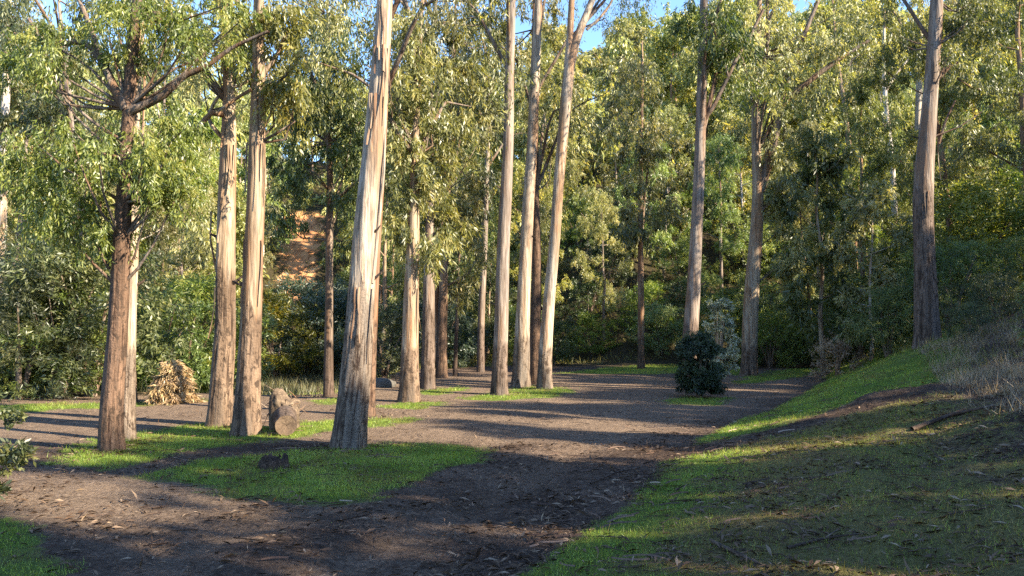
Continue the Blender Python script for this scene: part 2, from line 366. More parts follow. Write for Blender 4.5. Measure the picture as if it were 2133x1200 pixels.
def build_ground():
    def axis(segs):
        out = []
        for a, b, st in segs: out += list(np.arange(a, b, st))
        out.append(segs[-1][1]); return np.array(out)
    xs = axis([(-260, -80, 12), (-80, -30, 2.5), (-30, -14, 0.5), (-14, 9, 0.09), (9, 20, 0.22), (20, 60, 1.2), (60, 300, 12)])
    ys = axis([(-140, -20, 10), (-20, 1, 1.2), (1, 3.6, 0.3), (3.6, 17, 0.08), (17, 40, 0.3), (40, 130, 1.2), (130, 420, 15)])
    X, Y = np.meshgrid(xs, ys)
    Z = terr(X, Y)
    g, dull, tr = masks(X, Y)
    s = X - edge_x(Y)
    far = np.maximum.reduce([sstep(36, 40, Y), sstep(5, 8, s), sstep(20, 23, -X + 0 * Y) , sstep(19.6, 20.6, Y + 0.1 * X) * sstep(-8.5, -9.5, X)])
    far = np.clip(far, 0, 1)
    Z = Z - 0.05 * (np.exp(-((s + 1.35) / 0.3) ** 2) + np.exp(-((s + 2.9) / 0.3) ** 2)) * (1 - sstep(11, 15, Y))
    sc = np.clip(poly_sd(X, Y, SCAR) / 3.0 * 0.5 + 0.5, 0, 1)
    v = np.stack([X, Y, Z], -1).reshape(-1, 3)
    nx, ny = len(xs), len(ys)
    idx = np.arange(nx * ny).reshape(ny, nx)
    f = np.stack([idx[:-1, :-1], idx[:-1, 1:], idx[1:, 1:], idx[1:, :-1]], -1).reshape(-1, 4)
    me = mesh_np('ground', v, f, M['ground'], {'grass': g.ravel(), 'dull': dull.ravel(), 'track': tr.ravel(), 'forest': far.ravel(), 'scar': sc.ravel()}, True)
    o = link('ground', me); o['kind'] = 'structure'
    o['label'] = 'leaf strewn dirt clearing with grass patches, a grassy bank and a forested hillside'
build_ground()

# ------------------------------------------------------------------ leaves, blades, tubes
def leaf_kites(c, d, L, W, v=None, bend=0.0):
    n = len(c)
    L = np.broadcast_to(L, (n,))[:, None]; W = np.broadcast_to(W, (n,))[:, None]
    d = unit(d)
    r = rng.normal(size=(n, 3)); side = unit(np.cross(d, r)); nor = np.cross(d, side)
    tip = c + d * L + nor * L * bend
    mid = c + d * L * 0.42
    vs = np.stack([c, mid + side * W * 0.5, tip, mid - side * W * 0.5], 1).reshape(-1, 3)
    f = np.arange(n * 4).reshape(n, 4)
    vv = np.repeat(rng.random(n) if v is None else v, 4)
    return vs, f, vv

def join_np(parts):
    vs, fs, vv, o = [], [], [], 0
    for a, b, c in parts:
        vs.append(a); fs.append(b + o); vv.append(c); o += len(a)
    return np.concatenate(vs), np.concatenate(fs), np.concatenate(vv)

def sprays(centers, radii, per, L, W, droop=1.0, zs=1.15, strings=9, spread=0.35):
    """hanging sprays of leaves: each clump is a set of twigs with leaves strung along them"""
    C, D, V = [], [], []
    for c, r in zip(centers, radii):
        k = max(3, int(strings)); n = max(2, int(per / k))
        a = rng.normal(size=(k, 3)); a = unit(a) * (rng.random((k, 1)) ** 0.45) * r
        a[:, 2] *= zs
        dirn = unit(np.stack([a[:, 0] * spread / r, a[:, 1] * spread / r, np.full(k, -droop)], -1) + rng.normal(size=(k, 3)) * 0.28)
        tt = rng.random((k, n, 1))
        p = c + a[:, None, :] + dirn[:, None, :] * tt * r * (0.55 + 0.5 * droop) * 0.8 + rng.normal(size=(k, n, 3)) * r * 0.13
        dd = unit(dirn[:, None, :] * 0.95 + rng.normal(size=(k, n, 3)) * (0.40 if droop > 0.6 else 0.6))
        C.append(p.reshape(-1, 3)); D.append(dd.reshape(-1, 3))
        base = np.clip(rng.normal(0.5, 0.26), 0.03, 0.92)
        V.append(np.clip(base + rng.normal(size=k * n) * 0.24, 0, 0.97) + (rng.random(k * n) < 0.012) * 0.5)
    C, D, V = np.concatenate(C), np.concatenate(D), np.clip(np.concatenate(V), 0, 1)
    n = len(C)
    return leaf_kites(C, D, L * rng.uniform(0.6, 1.25, n), W * rng.uniform(0.7, 1.25, n), V, rng.normal(size=(n, 1)) * 0.12)

def resample(P, Rr, step):
    P = np.asarray(P, float); Rr = np.asarray(Rr, float)
    seg = np.linalg.norm(np.diff(P, axis=0), axis=1); t = np.concatenate([[0], np.cumsum(seg)])
    n = max(3, int(t[-1] / step) + 1); tt = np.linspace(0, t[-1], n)
    # smooth interpolation (catmull-like via dense linear + gaussian)
    out = np.stack([np.interp(tt, t, P[:, i]) for i in range(3)], -1); rr = np.interp(tt, t, Rr)
    k = max(1, int(0.08 * n))
    if n > 8:
        ker = np.hanning(2 * k + 3); ker /= ker.sum(); pad = k + 1
        def sm(a):
            e = np.concatenate([2 * a[0] - a[1:pad + 1][::-1], a, 2 * a[-1] - a[-pad - 1:-1][::-1]])
            return np.convolve(e, ker, 'valid')
        out = np.stack([sm(out[:, i]) for i in range(3)], -1); rr = sm(rr)
    return out, np.maximum(rr, 0.004), tt

def tube(P, Rr, sides=10, step=0.5, rough_h=0.0, bark=0.0, seed=0, cap=False, flare=0.0):
    P, Rr, tt = resample(P, Rr, step)
    n = len(P); T = unit(np.gradient(P, axis=0))
    ref = np.array([1.0, 0, 0]) if abs(T[0, 0]) < 0.8 else np.array([0, 1.0, 0])
    U = unit(np.cross(T, np.cross(ref, T))); Vv = np.cross(T, U)
    th = np.linspace(0, 2 * np.pi, sides, endpoint=False)
    ct, st = np.cos(th), np.sin(th)
    rad = np.repeat(Rr[:, None], sides, 1)
    fis = np.zeros_like(rad)
    if flare:
        lob = 1 + 0.28 * np.cos(th * 4 + seed) + 0.22 * np.cos(th * 7 + seed * 2.3)
        rad = rad * (1 + flare * np.exp(-tt[:, None] / 0.32) * lob[None])
    if bark:
        ang = th[None] + 0 * rad; zz = tt[:, None] + 0 * rad
        cx, sy = np.cos(ang), np.sin(ang)
        tw = 0.25 * vnoise(zz * 0.5, 0 * zz, 0, seed + 5)
        cx2, sy2 = np.cos(ang + tw), np.sin(ang + tw)
        a = fbm(cx2 * 1.3, sy2 * 1.3, zz * 0.35, seed, 2)
        b = fbm(cx2 * 4.5, sy2 * 4.5, zz * 0.8, seed + 9, 3)
        c = vnoise(cx2 * 10, sy2 * 10, zz * 2.0, seed + 19)
        rg = 1 - sstep(0.6 * max(rough_h, .01), 1.25 * max(rough_h, .01) + .3, zz + 0.6 * a)
        e = np.clip(1 - np.abs(b) * 4.0, 0, 1)
        fis = e * (0.25 + 0.75 * rg) * (c > -0.3)
        rad = rad * (1 + bark * (0.9 * a + 0.35 * b) * 0.9) - Rr[:, None] * bark * fis * 0.85 + Rr[:, None] * bark * 0.35 * c * rg
    ring = P[:, None] + U[:, None] * (rad * ct)[..., None] + Vv[:, None] * (rad * st)[..., None]
    v = ring.reshape(-1, 3)
    i = np.arange(n * sides).reshape(n, sides); j = np.roll(i, -1, 1)
    f = np.stack([i[:-1], j[:-1], j[1:], i[1:]], -1).reshape(-1, 4)
    zz = np.repeat(tt, sides)
    if rough_h > 0:
        rough = 1 - sstep(rough_h * 0.55, rough_h * 1.4 + 0.2, zz)
    else: rough = np.zeros(len(v))
    if cap:
        top = len(v); v = np.concatenate([v, P[-1:]]); rough = np.append(rough, 0); fis_f = np.append(fis.ravel(), 0)
        f = np.concatenate([f, np.stack([i[-1], j[-1], np.full(sides, top), np.full(sides, top)], -1)])
        f = f[:len(f)]
        return v, f, rough, fis_f
    return v, f, rough, fis.ravel()

def tube_mesh(name, tubes, mat):
    vs, fs, ra, fi, o = [], [], [], [], 0
    for v, f, r, x in tubes:
        vs.append(v); fs.append(f + o); ra.append(r); fi.append(x); o += len(v)
    return mesh_np(name, np.concatenate(vs), np.concatenate(fs), mat, {'rough': np.concatenate(ra), 'fis': np.concatenate(fi)}, True)

def leaf_obj(name, data, mat, parent, stuff=True):
    v, f, vv = data
    o = link(name, mesh_np(name, v, f, mat, {'v': vv}), parent)
    if stuff: o['kind'] = 'stuff'
    return o

# ------------------------------------------------------------------ the individual trees of the clearing
def strip_mesh(L, W, seed):
    """a ribbon of peeled bark that hangs down and curls away"""
    n = 9; t = np.linspace(0, 1, n)
    r2 = np.random.default_rng(seed)
    out = 0.02 + 0.13 * L * t ** 2 * r2.uniform(0.1, 0.8); sw = 0.02 * L * np.sin(t * 3 + seed)
    z = -L * t
    w_ = W * (1 - 0.55 * t)
    a = np.stack([sw - w_ / 2, out, z], -1); b = np.stack([sw + w_ / 2, out + 0.01 + W * 0.3 * np.sin(t * 9), z], -1)
    c = np.stack([sw, out + 0.012, z], -1)
    v = np.stack([a, c, b], 1).reshape(-1, 3)
    i = np.arange(n * 3).reshape(n, 3)
    f = np.concatenate([np.stack([i[:-1, k], i[:-1, k + 1], i[1:, k + 1], i[1:, k]], -1) for k in (0, 1)])
    return mesh_np('bark_strip', v, f, None, {'rough': np.full(len(v), 0.0), 'fis': np.full(len(v), 0.0)}, True)

HERO_XY = []
def hero(name, label, base, path, mat, rough_h=2.0, top=15.0, limbs=(), blobs=(), leaf='gum', group=None, strips=0, top_clumps=10,
         flare=0.26, sides=40, bark=0.07, cat='tree', seed=1, d=None, limbmat=None, Ll=0.125, Lw=0.028, crown_r=2.6, per=190, topleaf=None):
    """base (px,py); path: list of (px centre, py, width px) going up; limbs: list of lists of (px, py, width px, depth offset)"""
    if d is None:
        b = hit(*base); d = b[1]
    else:
        p = ray(base[0], base[1], d); b = np.array([p[0], d, float(terr(p[0], d))])
    root = thing(name, label, cat, b, group); HERO_XY.append((b[0], b[1]))
    pts, rad = [np.array([b[0], b[1], b[2] - 0.15])], [path[0][2] * 0.93 / 2 / F * d]
    for (px, py, wd) in path:
        p = ray(px, py, d); p = p + np.array([rng.normal() * 0.012, rng.normal() * 0.03, 0]) * (1 if wd > 12 else 0)
        if p[2] < b[2] + 0.05: continue
        pts.append(p); rad.append(wd * 0.93 / 2 / F * d)
    dirn = unit(pts[-1] - pts[-2]) ; z = pts[-1][2]; r = rad[-1]
    dirn = unit(dirn + np.array([0, 0, 0.6]))
    while z < top:
        q = pts[-1] + dirn * 1.5 + np.array([rng.normal() * .06, rng.normal() * .06, 0]); pts.append(q); z = q[2]
        rad.append(max(0.03, r * (1 - (z - 4) / (top + 3 - 4) * 0.8) if z > 4 else r))
    pts = np.array(pts) - b
    th = tube(pts, rad, sides, 0.11 if sides > 24 else 0.3, rough_h, bark, seed, flare=flare)
    link('trunk', tube_mesh('trunk', [th], mat), root)
    for l in limbs:
        q = np.array([ray(a_, b_, d + o_) for a_, b_, w_, o_ in l]) - b
        link('branch', tube_mesh('branch', [tube(q, [w_ / 2 / F * d for a_, b_, w_, o_ in l], 10, 0.15, 0, 0.08, seed + 3)], limbmat or mat), root)
    if sides >= 40:
        for k in range(2):
            zz = rng.uniform(1.5, 5.5); i = int(np.argmin(np.abs(pts[:, 2] - zz))); a = rng.choice([rng.uniform(-0.6, 0.2), rng.uniform(2.9, 3.7)])
            dv = np.array([math.cos(a), math.sin(a), rng.uniform(0.2, 0.7)]); c = pts[i] + dv * rad[min(i, len(rad) - 1)] * 0.7
            L = rng.uniform(0.10, 0.24); rr_ = rng.uniform(0.015, 0.03)
            link('branch_stub', tube_mesh('branch_stub', [tube([c, c + dv * L * 0.6, c + dv * L + np.array([0, 0, 0.02])], [rr_ * 1.6, rr_, rr_ * 0.5], 8, 0.03, 1, 0.2, k)], M['darkbark']), root)
    # foliage the photograph shows
    cs, rs = [], []
    twigs = []
    for bl in blobs:
        cx, cy, rx, ry, n = bl[:5]; dd = bl[5] if len(bl) > 5 else 0
        for k in range(n):
            a = rng.random() * 2 * np.pi; rr = math.sqrt(rng.random())
            p = ray(cx + rx * rr * math.cos(a), cy + ry * rr * math.sin(a), d + dd + rng.normal() * rx / F * d * 0.6) - b
            cs.append(p); rs.append(rng.uniform(0.16, 0.42) * (0.62 + 0.026 * d))
            if rng.random() < 0.35:
                hh = np.clip(p[2] - rng.uniform(0.2, 1.2), 0.5, None)
                i = int(np.argmin(np.abs(pts[:, 2] - hh))); a0 = pts[i]
                if np.linalg.norm(a0 - p) < 4.5:
                    mid = (a0 + p) / 2 + rng.normal(size=3) * 0.15 + np.array([0, 0, -0.15])
                    twigs.append(tube([a0, mid, p], [0.03, 0.018, 0.006], 5, 0.4))
    if top_clumps:
        for k in range(top_clumps):
            hz = rng.uniform(max(6.0, top * 0.5), top * 1.05)
            i = int(np.argmin(np.abs(pts[:, 2] - hz)))
            a = rng.random() * 2 * np.pi; rr = crown_r * rng.uniform(0.35, 1)
            p = pts[i] + np.array([math.cos(a) * rr, math.sin(a) * rr, rng.uniform(0, 1.2)])
            for q in range(4):
                cs.append(p + rng.normal(size=3) * 0.6); rs.append(rng.uniform(0.45, 0.8))
            twigs.append(tube([pts[max(0, i - 1)], (pts[i] + p) / 2, p], [0.06, 0.04, 0.012], 6, 0.5))
    if twigs: link('branch', tube_mesh('branch', twigs, M['darkbark']), root)['kind'] = 'stuff'
    if cs: leaf_obj('crown', sprays(cs, rs, per, Ll, Lw), M[leaf], root)
    for k in range(strips):
        zz = rng.uniform(2.2, min(8, top)); i = int(np.argmin(np.abs(pts[:, 2] - zz))); a = rng.uniform(-2.6, -0.2)
        me = strip_mesh(rng.uniform(0.4, 1.2), rng.uniform(0.02, 0.045), int(seed * 31 + k)); me.materials.append(mat if k % 3 else M['red'])
        rr_ = rad[min(i, len(rad) - 1)] * 1.02
        link('bark_strip', me, root, pts[i] + np.array([math.cos(a) * rr_, math.sin(a) * rr_, 0]), a - math.pi / 2)
    return root

def heroes():
    G = 'tall gum trees standing in the clearing'
    hero('gum_tree', 'thick pale gum with shredding bark, nearest the camera at left centre of the grass patch', (725, 933),
         [(725, 910, 72), (740, 800, 70), (746, 700, 64), (752, 600, 60), (762, 500, 58), (768, 400, 54), (779, 300, 48), (786, 200, 43), (795, 100, 39), (803, 0, 35)],
         M['cream'], 2.4, 17, limbs=[[(775, 590, 8, -.1), (790, 450, 7, -.1), (800, 360, 5, -.1), (803, 250, 4, 0)]], group=G, strips=18, seed=3, top_clumps=4, sides=72, bark=0.10, flare=0.22)
    hero('gum_tree', 'slim brown trunked gum partly hidden behind the thickest pale gum', (766, 866),
         [(766, 850, 30), (772, 700, 28), (780, 520, 26), (790, 350, 22), (800, 200, 20), (806, 50, 18)], M['red'], 2.0, 13, group=G, seed=4, top_clumps=4, sides=24)
    hero('gum_tree', 'brown fibrous trunk of the twin gums at left, front one with leafy crown overhead', (234, 938),
         [(231, 915, 50), (238, 800, 46), (243, 700, 42), (247, 600, 40), (252, 500, 36), (255, 420, 34), (262, 330, 28), (266, 225, 26)],
         M['red'], 9.0, 13, limbs=[
            [(265, 228, 24, 0), (240, 190, 20, 0), (215, 130, 16, .1), (180, 85, 13, .2), (95, 95, 10, .4), (60, 40, 8, .5)],
            [(268, 232, 22, 0), (310, 215, 18, 0), (350, 195, 15, -.1), (375, 160, 13, -.1), (430, 140, 11, -.2), (480, 100, 8, -.2), (560, 65, 6, -.3)],
            [(250, 290, 9, 0), (215, 270, 7, 0), (170, 235, 6, 0), (120, 180, 4, .1)],
            [(228, 560, 7, 0), (210, 530, 6, 0), (200, 500, 4, 0)],
            [(215, 130, 12, .1), (190, 60, 11, .1), (165, 0, 9, .2)]],
         blobs=[(220, 300, 130, 55, 26), (120, 400, 85, 60, 19), (340, 350, 75, 70, 18), (170, 470, 100, 40, 10, .4), (290, 60, 130, 70, 20), (90, 90, 100, 60, 12), (430, 50, 110, 50, 13), (50, 330, 50, 50, 7), (370, 250, 50, 30, 4)],
         leaf='gum_bright', per=300, group=G, limbmat=M['darkbark'], seed=6, top_clumps=9, sides=60, bark=0.09, Ll=0.092, Lw=0.022)
    hero('gum_tree', 'pale smooth trunk pressed behind the brown fibrous twin at left', (265, 916),
         [(266, 900, 34), (268, 800, 32), (270, 700, 28), (272, 600, 25), (275, 480, 24), (276, 360, 25), (275, 250, 32), (277, 150, 35), (283, 50, 36), (288, 0, 36)],
         M['cream'], 1.5, 16, blobs=[(300, 30, 60, 40, 5, .3)], group=G, seed=7, top_clumps=4, sides=40)
    hero('gum_tree', 'shaggy barked gum with flared foot, left of the uprooted log tree', (455, 886),
         [(456, 870, 52), (462, 780, 48), (467, 700, 45), (469, 600, 42), (469, 500, 42), (471, 400, 38), (475, 300, 36), (478, 220, 28)],
         M['tan'], 3.0, 14, limbs=[[(478, 240, 14, 0), (440, 235, 12, -.2), (415, 262, 10, -.3), (402, 268, 8, -.4)], [(450, 560, 5, 0), (438, 500, 4, 0), (440, 440, 3, 0)],
            [(475, 300, 10, 0), (430, 250, 8, 0), (455, 195, 7, 0), (520, 170, 6, 0), (560, 120, 5, 0)]],
         blobs=[(370, 120, 70, 60, 12, 3), (660, 30, 60, 40, 8, 3), (470, 120, 80, 70, 16), (400, 480, 40, 45, 6, 1.0), (380, 60, 60, 60, 8)], leaf='gum', group=G, strips=10, seed=9, top_clumps=6, sides=56, bark=0.11)
    hero('gum_tree', 'gum with split reddish bark wound halfway up, beside the fallen log', (512, 906),
         [(512, 885, 60), (516, 800, 52), (521, 700, 48), (524, 600, 44), (527, 500, 40), (531, 400, 39), (534, 300, 37), (538, 200, 34), (541, 90, 26)],
         M['tan'], 2.2, 15, limbs=[[(543, 160, 10, 0), (575, 120, 8, 0), (600, 60, 6, 0)], [(535, 180, 8, 0), (500, 200, 7, -.2), (450, 235, 5, -.3)]],
         blobs=[(560, 90, 80, 80, 18), (600, 190, 50, 50, 8), (520, 30, 90, 40, 10)], leaf='gum', group=G, strips=12, seed=12, top_clumps=6, sides=60, bark=0.07)
    hero('gum_tree', 'slender dark forked gum with drooping crown, between the log and thickest gum', (685, 826),
         [(685, 815, 23), (685, 700, 19), (686, 600, 17), (686, 500, 17), (687, 400, 15), (686, 300, 13), (684, 200, 12)],
         M['darkbark'], 1.5, 11, limbs=[[(688, 440, 9, 0), (705, 410, 8, 0), (735, 385, 6, 0), (752, 372, 4, 0)], [(690, 360, 8, 0), (665, 335, 7, 0), (640, 345, 5, 0), (620, 340, 4, 0)], [(700, 412, 6, 0), (715, 370, 4, 0), (712, 330, 3, 0)]],
         blobs=[(640, 150, 70, 110, 26), (700, 240, 50, 90, 20), (605, 330, 45, 90, 16), (740, 300, 25, 80, 10), (590, 440, 25, 40, 5), (700, 80, 60, 70, 14), (725, 400, 20, 30, 4)],
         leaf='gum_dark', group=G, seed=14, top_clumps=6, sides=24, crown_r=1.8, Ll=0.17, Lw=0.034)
    hero('gum_tree', 'orange brown gum with rough collared foot on a small grass island', (852, 837),
         [(853, 825, 46), (854, 740, 38), (857, 600, 33), (860, 500, 29), (862, 400, 22), (865, 330, 16), (868, 200, 14)],
         M['tan'], 1.3, 14, blobs=[(860, 100, 60, 90, 22), (850, 260, 55, 80, 18), (870, 380, 50, 60, 12), (830, 480, 35, 50, 7), (880, 520, 35, 40, 5)], leaf='gum', group=G, strips=6, seed=17, top_clumps=8, sides=48, Ll=0.17, Lw=0.036)
    hero('gum_tree', 'grey brown gum just right of the rough collared one', (891, 810),
         [(891, 800, 32), (892, 700, 29), (893, 600, 26), (895, 500, 20), (896, 400, 16), (897, 250, 14)], M['grey'], 2.5, 15,
         blobs=[(1000, 50, 60, 70, 12, 2), (930, 150, 60, 120, 26), (900, 330, 50, 80, 16), (930, 450, 45, 60, 10)], leaf='gum', group=G, seed=19, top_clumps=8, sides=36, Ll=0.19, Lw=0.04)
    hero('gum_tree', 'red brown twin stemmed gum beyond the grey brown one', (920, 788),
         [(920, 780, 26), (920, 700, 23), (924, 600, 20), (928, 500, 17), (932, 400, 13), (936, 250, 11)], M['red'], 3.0, 16,
         limbs=[[(916, 770, 16, .2), (908, 650, 15, .2), (910, 520, 12, .2), (912, 400, 9, .3)]],
         blobs=[(1085, 60, 60, 90, 16, 3), (1150, 20, 50, 40, 6, 3), (960, 200, 60, 140, 26), (960, 420, 50, 90, 16), (990, 520, 35, 60, 8), (950, 590, 25, 30, 4)], leaf='gum', group=G, seed=20, top_clumps=8, sides=30, Ll=0.21, Lw=0.045)
    hero('gum_tree', 'thin grey gum standing in deep shade left of three pale trunks', (1001, 760),
         [(1001, 740, 17), (1003, 650, 16), (1008, 550, 14), (1011, 480, 13), (1014, 350, 11)], M['grey'], 2.0, 15, d=33,
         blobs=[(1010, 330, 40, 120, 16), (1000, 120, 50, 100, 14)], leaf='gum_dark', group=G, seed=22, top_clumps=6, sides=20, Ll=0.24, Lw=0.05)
    hero('gum_tree', 'small spindly brown tree among shaded trunks at mid clearing', (948, 783),
         [(948, 775, 10), (950, 700, 9), (953, 640, 8), (955, 560, 6)], M['darkbark'], 2.0, 7, d=30, blobs=[(955, 530, 25, 40, 5)], leaf='gum_dark', group=G, seed=23, top_clumps=0, sides=12, Ll=0.24, Lw=0.05)
    hero('gum_tree', 'grey shaded gum, leftmost of the three tall centre trunks', (1040, 822),
         [(1040, 812, 36), (1041, 740, 33), (1044, 640, 30), (1050, 500, 29), (1054, 400, 27), (1058, 300, 24), (1061, 150, 21), (1065, 0, 19)],
         M['grey'], 1.4, 18, group=G, seed=25, top_clumps=5, sides=44, bark=0.06)
    hero('gum_tree', 'pale sunlit gum, middle of the three tall centre trunks', (1084, 806),
         [(1085, 795, 42), (1087, 700, 34), (1092, 600, 29), (1097, 500, 28), (1102, 400, 26), (1109, 300, 24), (1113, 200, 23), (1118, 100, 21), (1122, 0, 18)],
         M['cream'], 1.6, 18, group=G, seed=27, top_clumps=5, sides=44, bark=0.06)
    hero('gum_tree', 'rough fibrous brown gum squeezed behind the middle centre trunk', (1113, 800),
         [(1113, 790, 26), (1115, 700, 25), (1118, 600, 23), (1118, 500, 20), (1116, 400, 16), (1116, 250, 12)], M['red'], 9, 14,
         blobs=[(1125, 430, 25, 60, 6, 1.5), (1130, 250, 30, 90, 8, 1.5), (1060, 120, 40, 80, 8, 2)], leaf='gum', group=G, seed=28, top_clumps=6, sides=30, Ll=0.2, Lw=0.042)
    hero('gum_tree', 'pale forked gum, rightmost of the three tall centre trunks', (1134, 810),
         [(1134, 800, 34), (1138, 700, 29), (1147, 600, 26), (1155, 500, 24), (1162, 400, 24), (1171, 300, 24), (1179, 200, 26), (1186, 120, 26), (1196, 90, 18), (1212, 55, 17), (1235, 0, 15)],
         M['cream'], 1.2, 17, limbs=[[(1183, 140, 18, 0), (1187, 80, 15, 0), (1191, 0, 13, 0), (1196, -120, 10, 0)], [(1222, 62, 7, 0), (1248, 40, 6, 0), (1272, 8, 5, 0), (1290, -40, 4, 0)]],
         group=G, seed=30, top_clumps=5, sides=44, bark=0.06)
    hero('gum_tree', 'tall grey trunked gum rising behind the round dark bush', (1440, 800),
         [(1436, 780, 37), (1438, 700, 34), (1446, 600, 30), (1451, 500, 27), (1455, 400, 25), (1459, 300, 24), (1462, 150, 21), (1465, 0, 19)],
         M['grey'], 2.0, 18, d=23.5, limbs=[[(1466, 250, 9, 0), (1485, 225, 9, 0), (1512, 170, 8, .1), (1535, 120, 8, .2), (1560, 80, 7, .3), (1590, 20, 6, .4)], [(1518, 165, 5, .1), (1500, 100, 4, 0), (1475, 30, 4, 0)]],
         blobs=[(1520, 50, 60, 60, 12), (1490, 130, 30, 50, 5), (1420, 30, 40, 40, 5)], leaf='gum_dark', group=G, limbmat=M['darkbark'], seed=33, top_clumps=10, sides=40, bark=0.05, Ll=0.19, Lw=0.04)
    hero('gum_tree', 'forked gum with loose hanging bark at the right back edge of the clearing', (1560, 782),
         [(1560, 772, 37), (1562, 700, 34), (1566, 600, 33), (1572, 520, 30), (1577, 450, 28), (1580, 400, 24), (1574, 330, 20), (1574, 230, 19), (1578, 120, 14), (1582, 0, 11)],
         M['tan'], 1.2, 17, limbs=[
            [(1582, 400, 22, 0), (1600, 340, 24, 0), (1613, 270, 26, 0), (1622, 215, 20, 0), (1645, 140, 13, 0), (1680, 60, 10, 0), (1705, 0, 8, 0)],
            [(1622, 225, 12, -.1), (1660, 190, 12, -.2), (1710, 150, 11, -.3), (1760, 115, 9, -.4), (1810, 85, 7, -.5)], [(1590, 150, 8, 0), (1600, 80, 8, 0), (1598, 0, 7, 0)]],
         blobs=[(1660, 130, 80, 90, 26), (1750, 60, 70, 60, 16), (1640, 400, 45, 60, 10), (1650, 510, 45, 55, 11), (1620, 300, 40, 60, 8), (1560, 60, 45, 60, 8)],
         leaf='gum', group=G, strips=8, limbmat=M['darkbark'], seed=35, top_clumps=10, sides=44, Ll=0.21, Lw=0.045)
    hero('gum_tree', 'dark furrowed gum high on the right bank above the dry grass', (1932, 668),
         [(1930, 655, 52), (1926, 600, 46), (1922, 500, 42), (1921, 400, 42), (1932, 290, 37), (1940, 200, 31), (1945, 100, 30), (1952, 0, 29)],
         M['grey'], 4, 18, limbs=[[(1950, 165, 14, 0), (1975, 140, 9, 0), (1995, 130, 6, 0)], [(1955, 300, 6, 0), (1970, 250, 5, 0), (1990, 210, 4, 0)]],
         blobs=[(1990, 90, 40, 70, 9), (2060, 40, 60, 60, 12), (1880, 60, 50, 60, 9, 1.5), (2090, 150, 40, 60, 8)], leaf='gum_dark', group=G, strips=6, limbmat=M['darkbark'], seed=38, top_clumps=14, sides=56, bark=0.08, d=20)
    hero('gum_tree', 'white barked gum at the far left edge of the picture', (2, 760),
         [(2, 740, 19), (3, 600, 17), (5, 450, 17), (9, 300, 18), (12, 180, 17), (16, 100, 15), (18, 0, 13)], M['white'], 0.5, 14, d=27,
         limbs=[[(17, 140, 9, 0), (45, 120, 8, 0), (72, 98, 6, 0), (90, 60, 5, 0)]], blobs=[(40, 40, 60, 50, 9), (10, 210, 30, 50, 5)], leaf='gum', group=G, seed=40, top_clumps=6, sides=24, Ll=0.22, Lw=0.045)
    hero('gum_tree', 'straight pale pole of a gum behind the dark bushes at left', (158, 800),
         [(158, 780, 17), (160, 620, 16), (165, 500, 15), (150, 300, 13), (135, 100, 11)], M['grey'], 1, 12, d=24, blobs=[(130, 290, 60, 90, 14), (100, 230, 50, 60, 8), (60, 60, 80, 60, 10), (200, 20, 80, 40, 8)], leaf='gum_dark', group=G, seed=41, top_clumps=6, sides=20, Ll=0.2, Lw=0.042)
    hero('gum_tree', 'leaning sapling trunk close behind the twin gums at left', (282, 836),
         [(281, 828, 11), (278, 760, 9), (276, 690, 9), (280, 560, 8), (285, 400, 7)], M['tan'], 1, 7, d=19, group=G, seed=42, top_clumps=0, sides=12)
    hero('gum_tree', 'thin dark bare trunk between the left gums, far across the creek', (338, 600),
         [(338, 590, 8), (339, 450, 7), (341, 300, 6), (343, 150, 5)], M['darkbark'], 1, 20, d=42, group=G, seed=43, top_clumps=4, sides=12, Ll=0.28, Lw=0.06)
    hero('gum_tree', 'slender reddish trunk with leafy column crown, centre right background', (1335, 735),
         [(1335, 720, 15), (1335, 600, 14), (1334, 480, 12), (1335, 300, 9), (1338, 150, 7)], M['red'], 1.5, 15, d=36,
         blobs=[(1330, 250, 60, 100, 30), (1340, 420, 70, 80, 26), (1310, 150, 40, 50, 9)], leaf='gum', group=G, seed=45, top_clumps=2, sides=20, Ll=0.24, Lw=0.055, crown_r=1.5)
    hero('gum_tree', 'white leaning forked trunk on the right hillside', (1862, 380),
         [(1860, 370, 13), (1854, 300, 12), (1846, 230, 11), (1842, 180, 9), (1840, 120, 7), (1842, 60, 6)], M['white'], 0.3, 31, d=46,
         limbs=[[(1843, 190, 6, 0), (1825, 160, 5, 0), (1795, 140, 4, 0)], [(1845, 190, 6, 0), (1870, 150, 5, 0), (1895, 120, 4, 0)]],
         blobs=[(1840, 80, 60, 50, 10)], leaf='gum', group=G, seed=47, top_clumps=4, sides=16, Ll=0.28, Lw=0.06)
    hero('gum_tree', 'crooked brown trunk on the hillside left of the white leaning one', (1778, 380),
         [(1776, 370, 11), (1768, 300, 10), (1762, 230, 9), (1752, 180, 8), (1745, 130, 7)], M['red'], 0.3, 26, d=44, group=G, seed=48, top_clumps=4, sides=14, Ll=0.28, Lw=0.06)
    hero('gum_tree', 'pale straight trunk rising just behind the dark furrowed gum', (1908, 420),
         [(1908, 400, 15), (1911, 300, 14), (1915, 150, 13), (1917, 0, 12)], M['white'], 0.5, 24, d=32, group=G, seed=49, top_clumps=6, sides=18, Ll=0.24, Lw=0.05)
heroes()

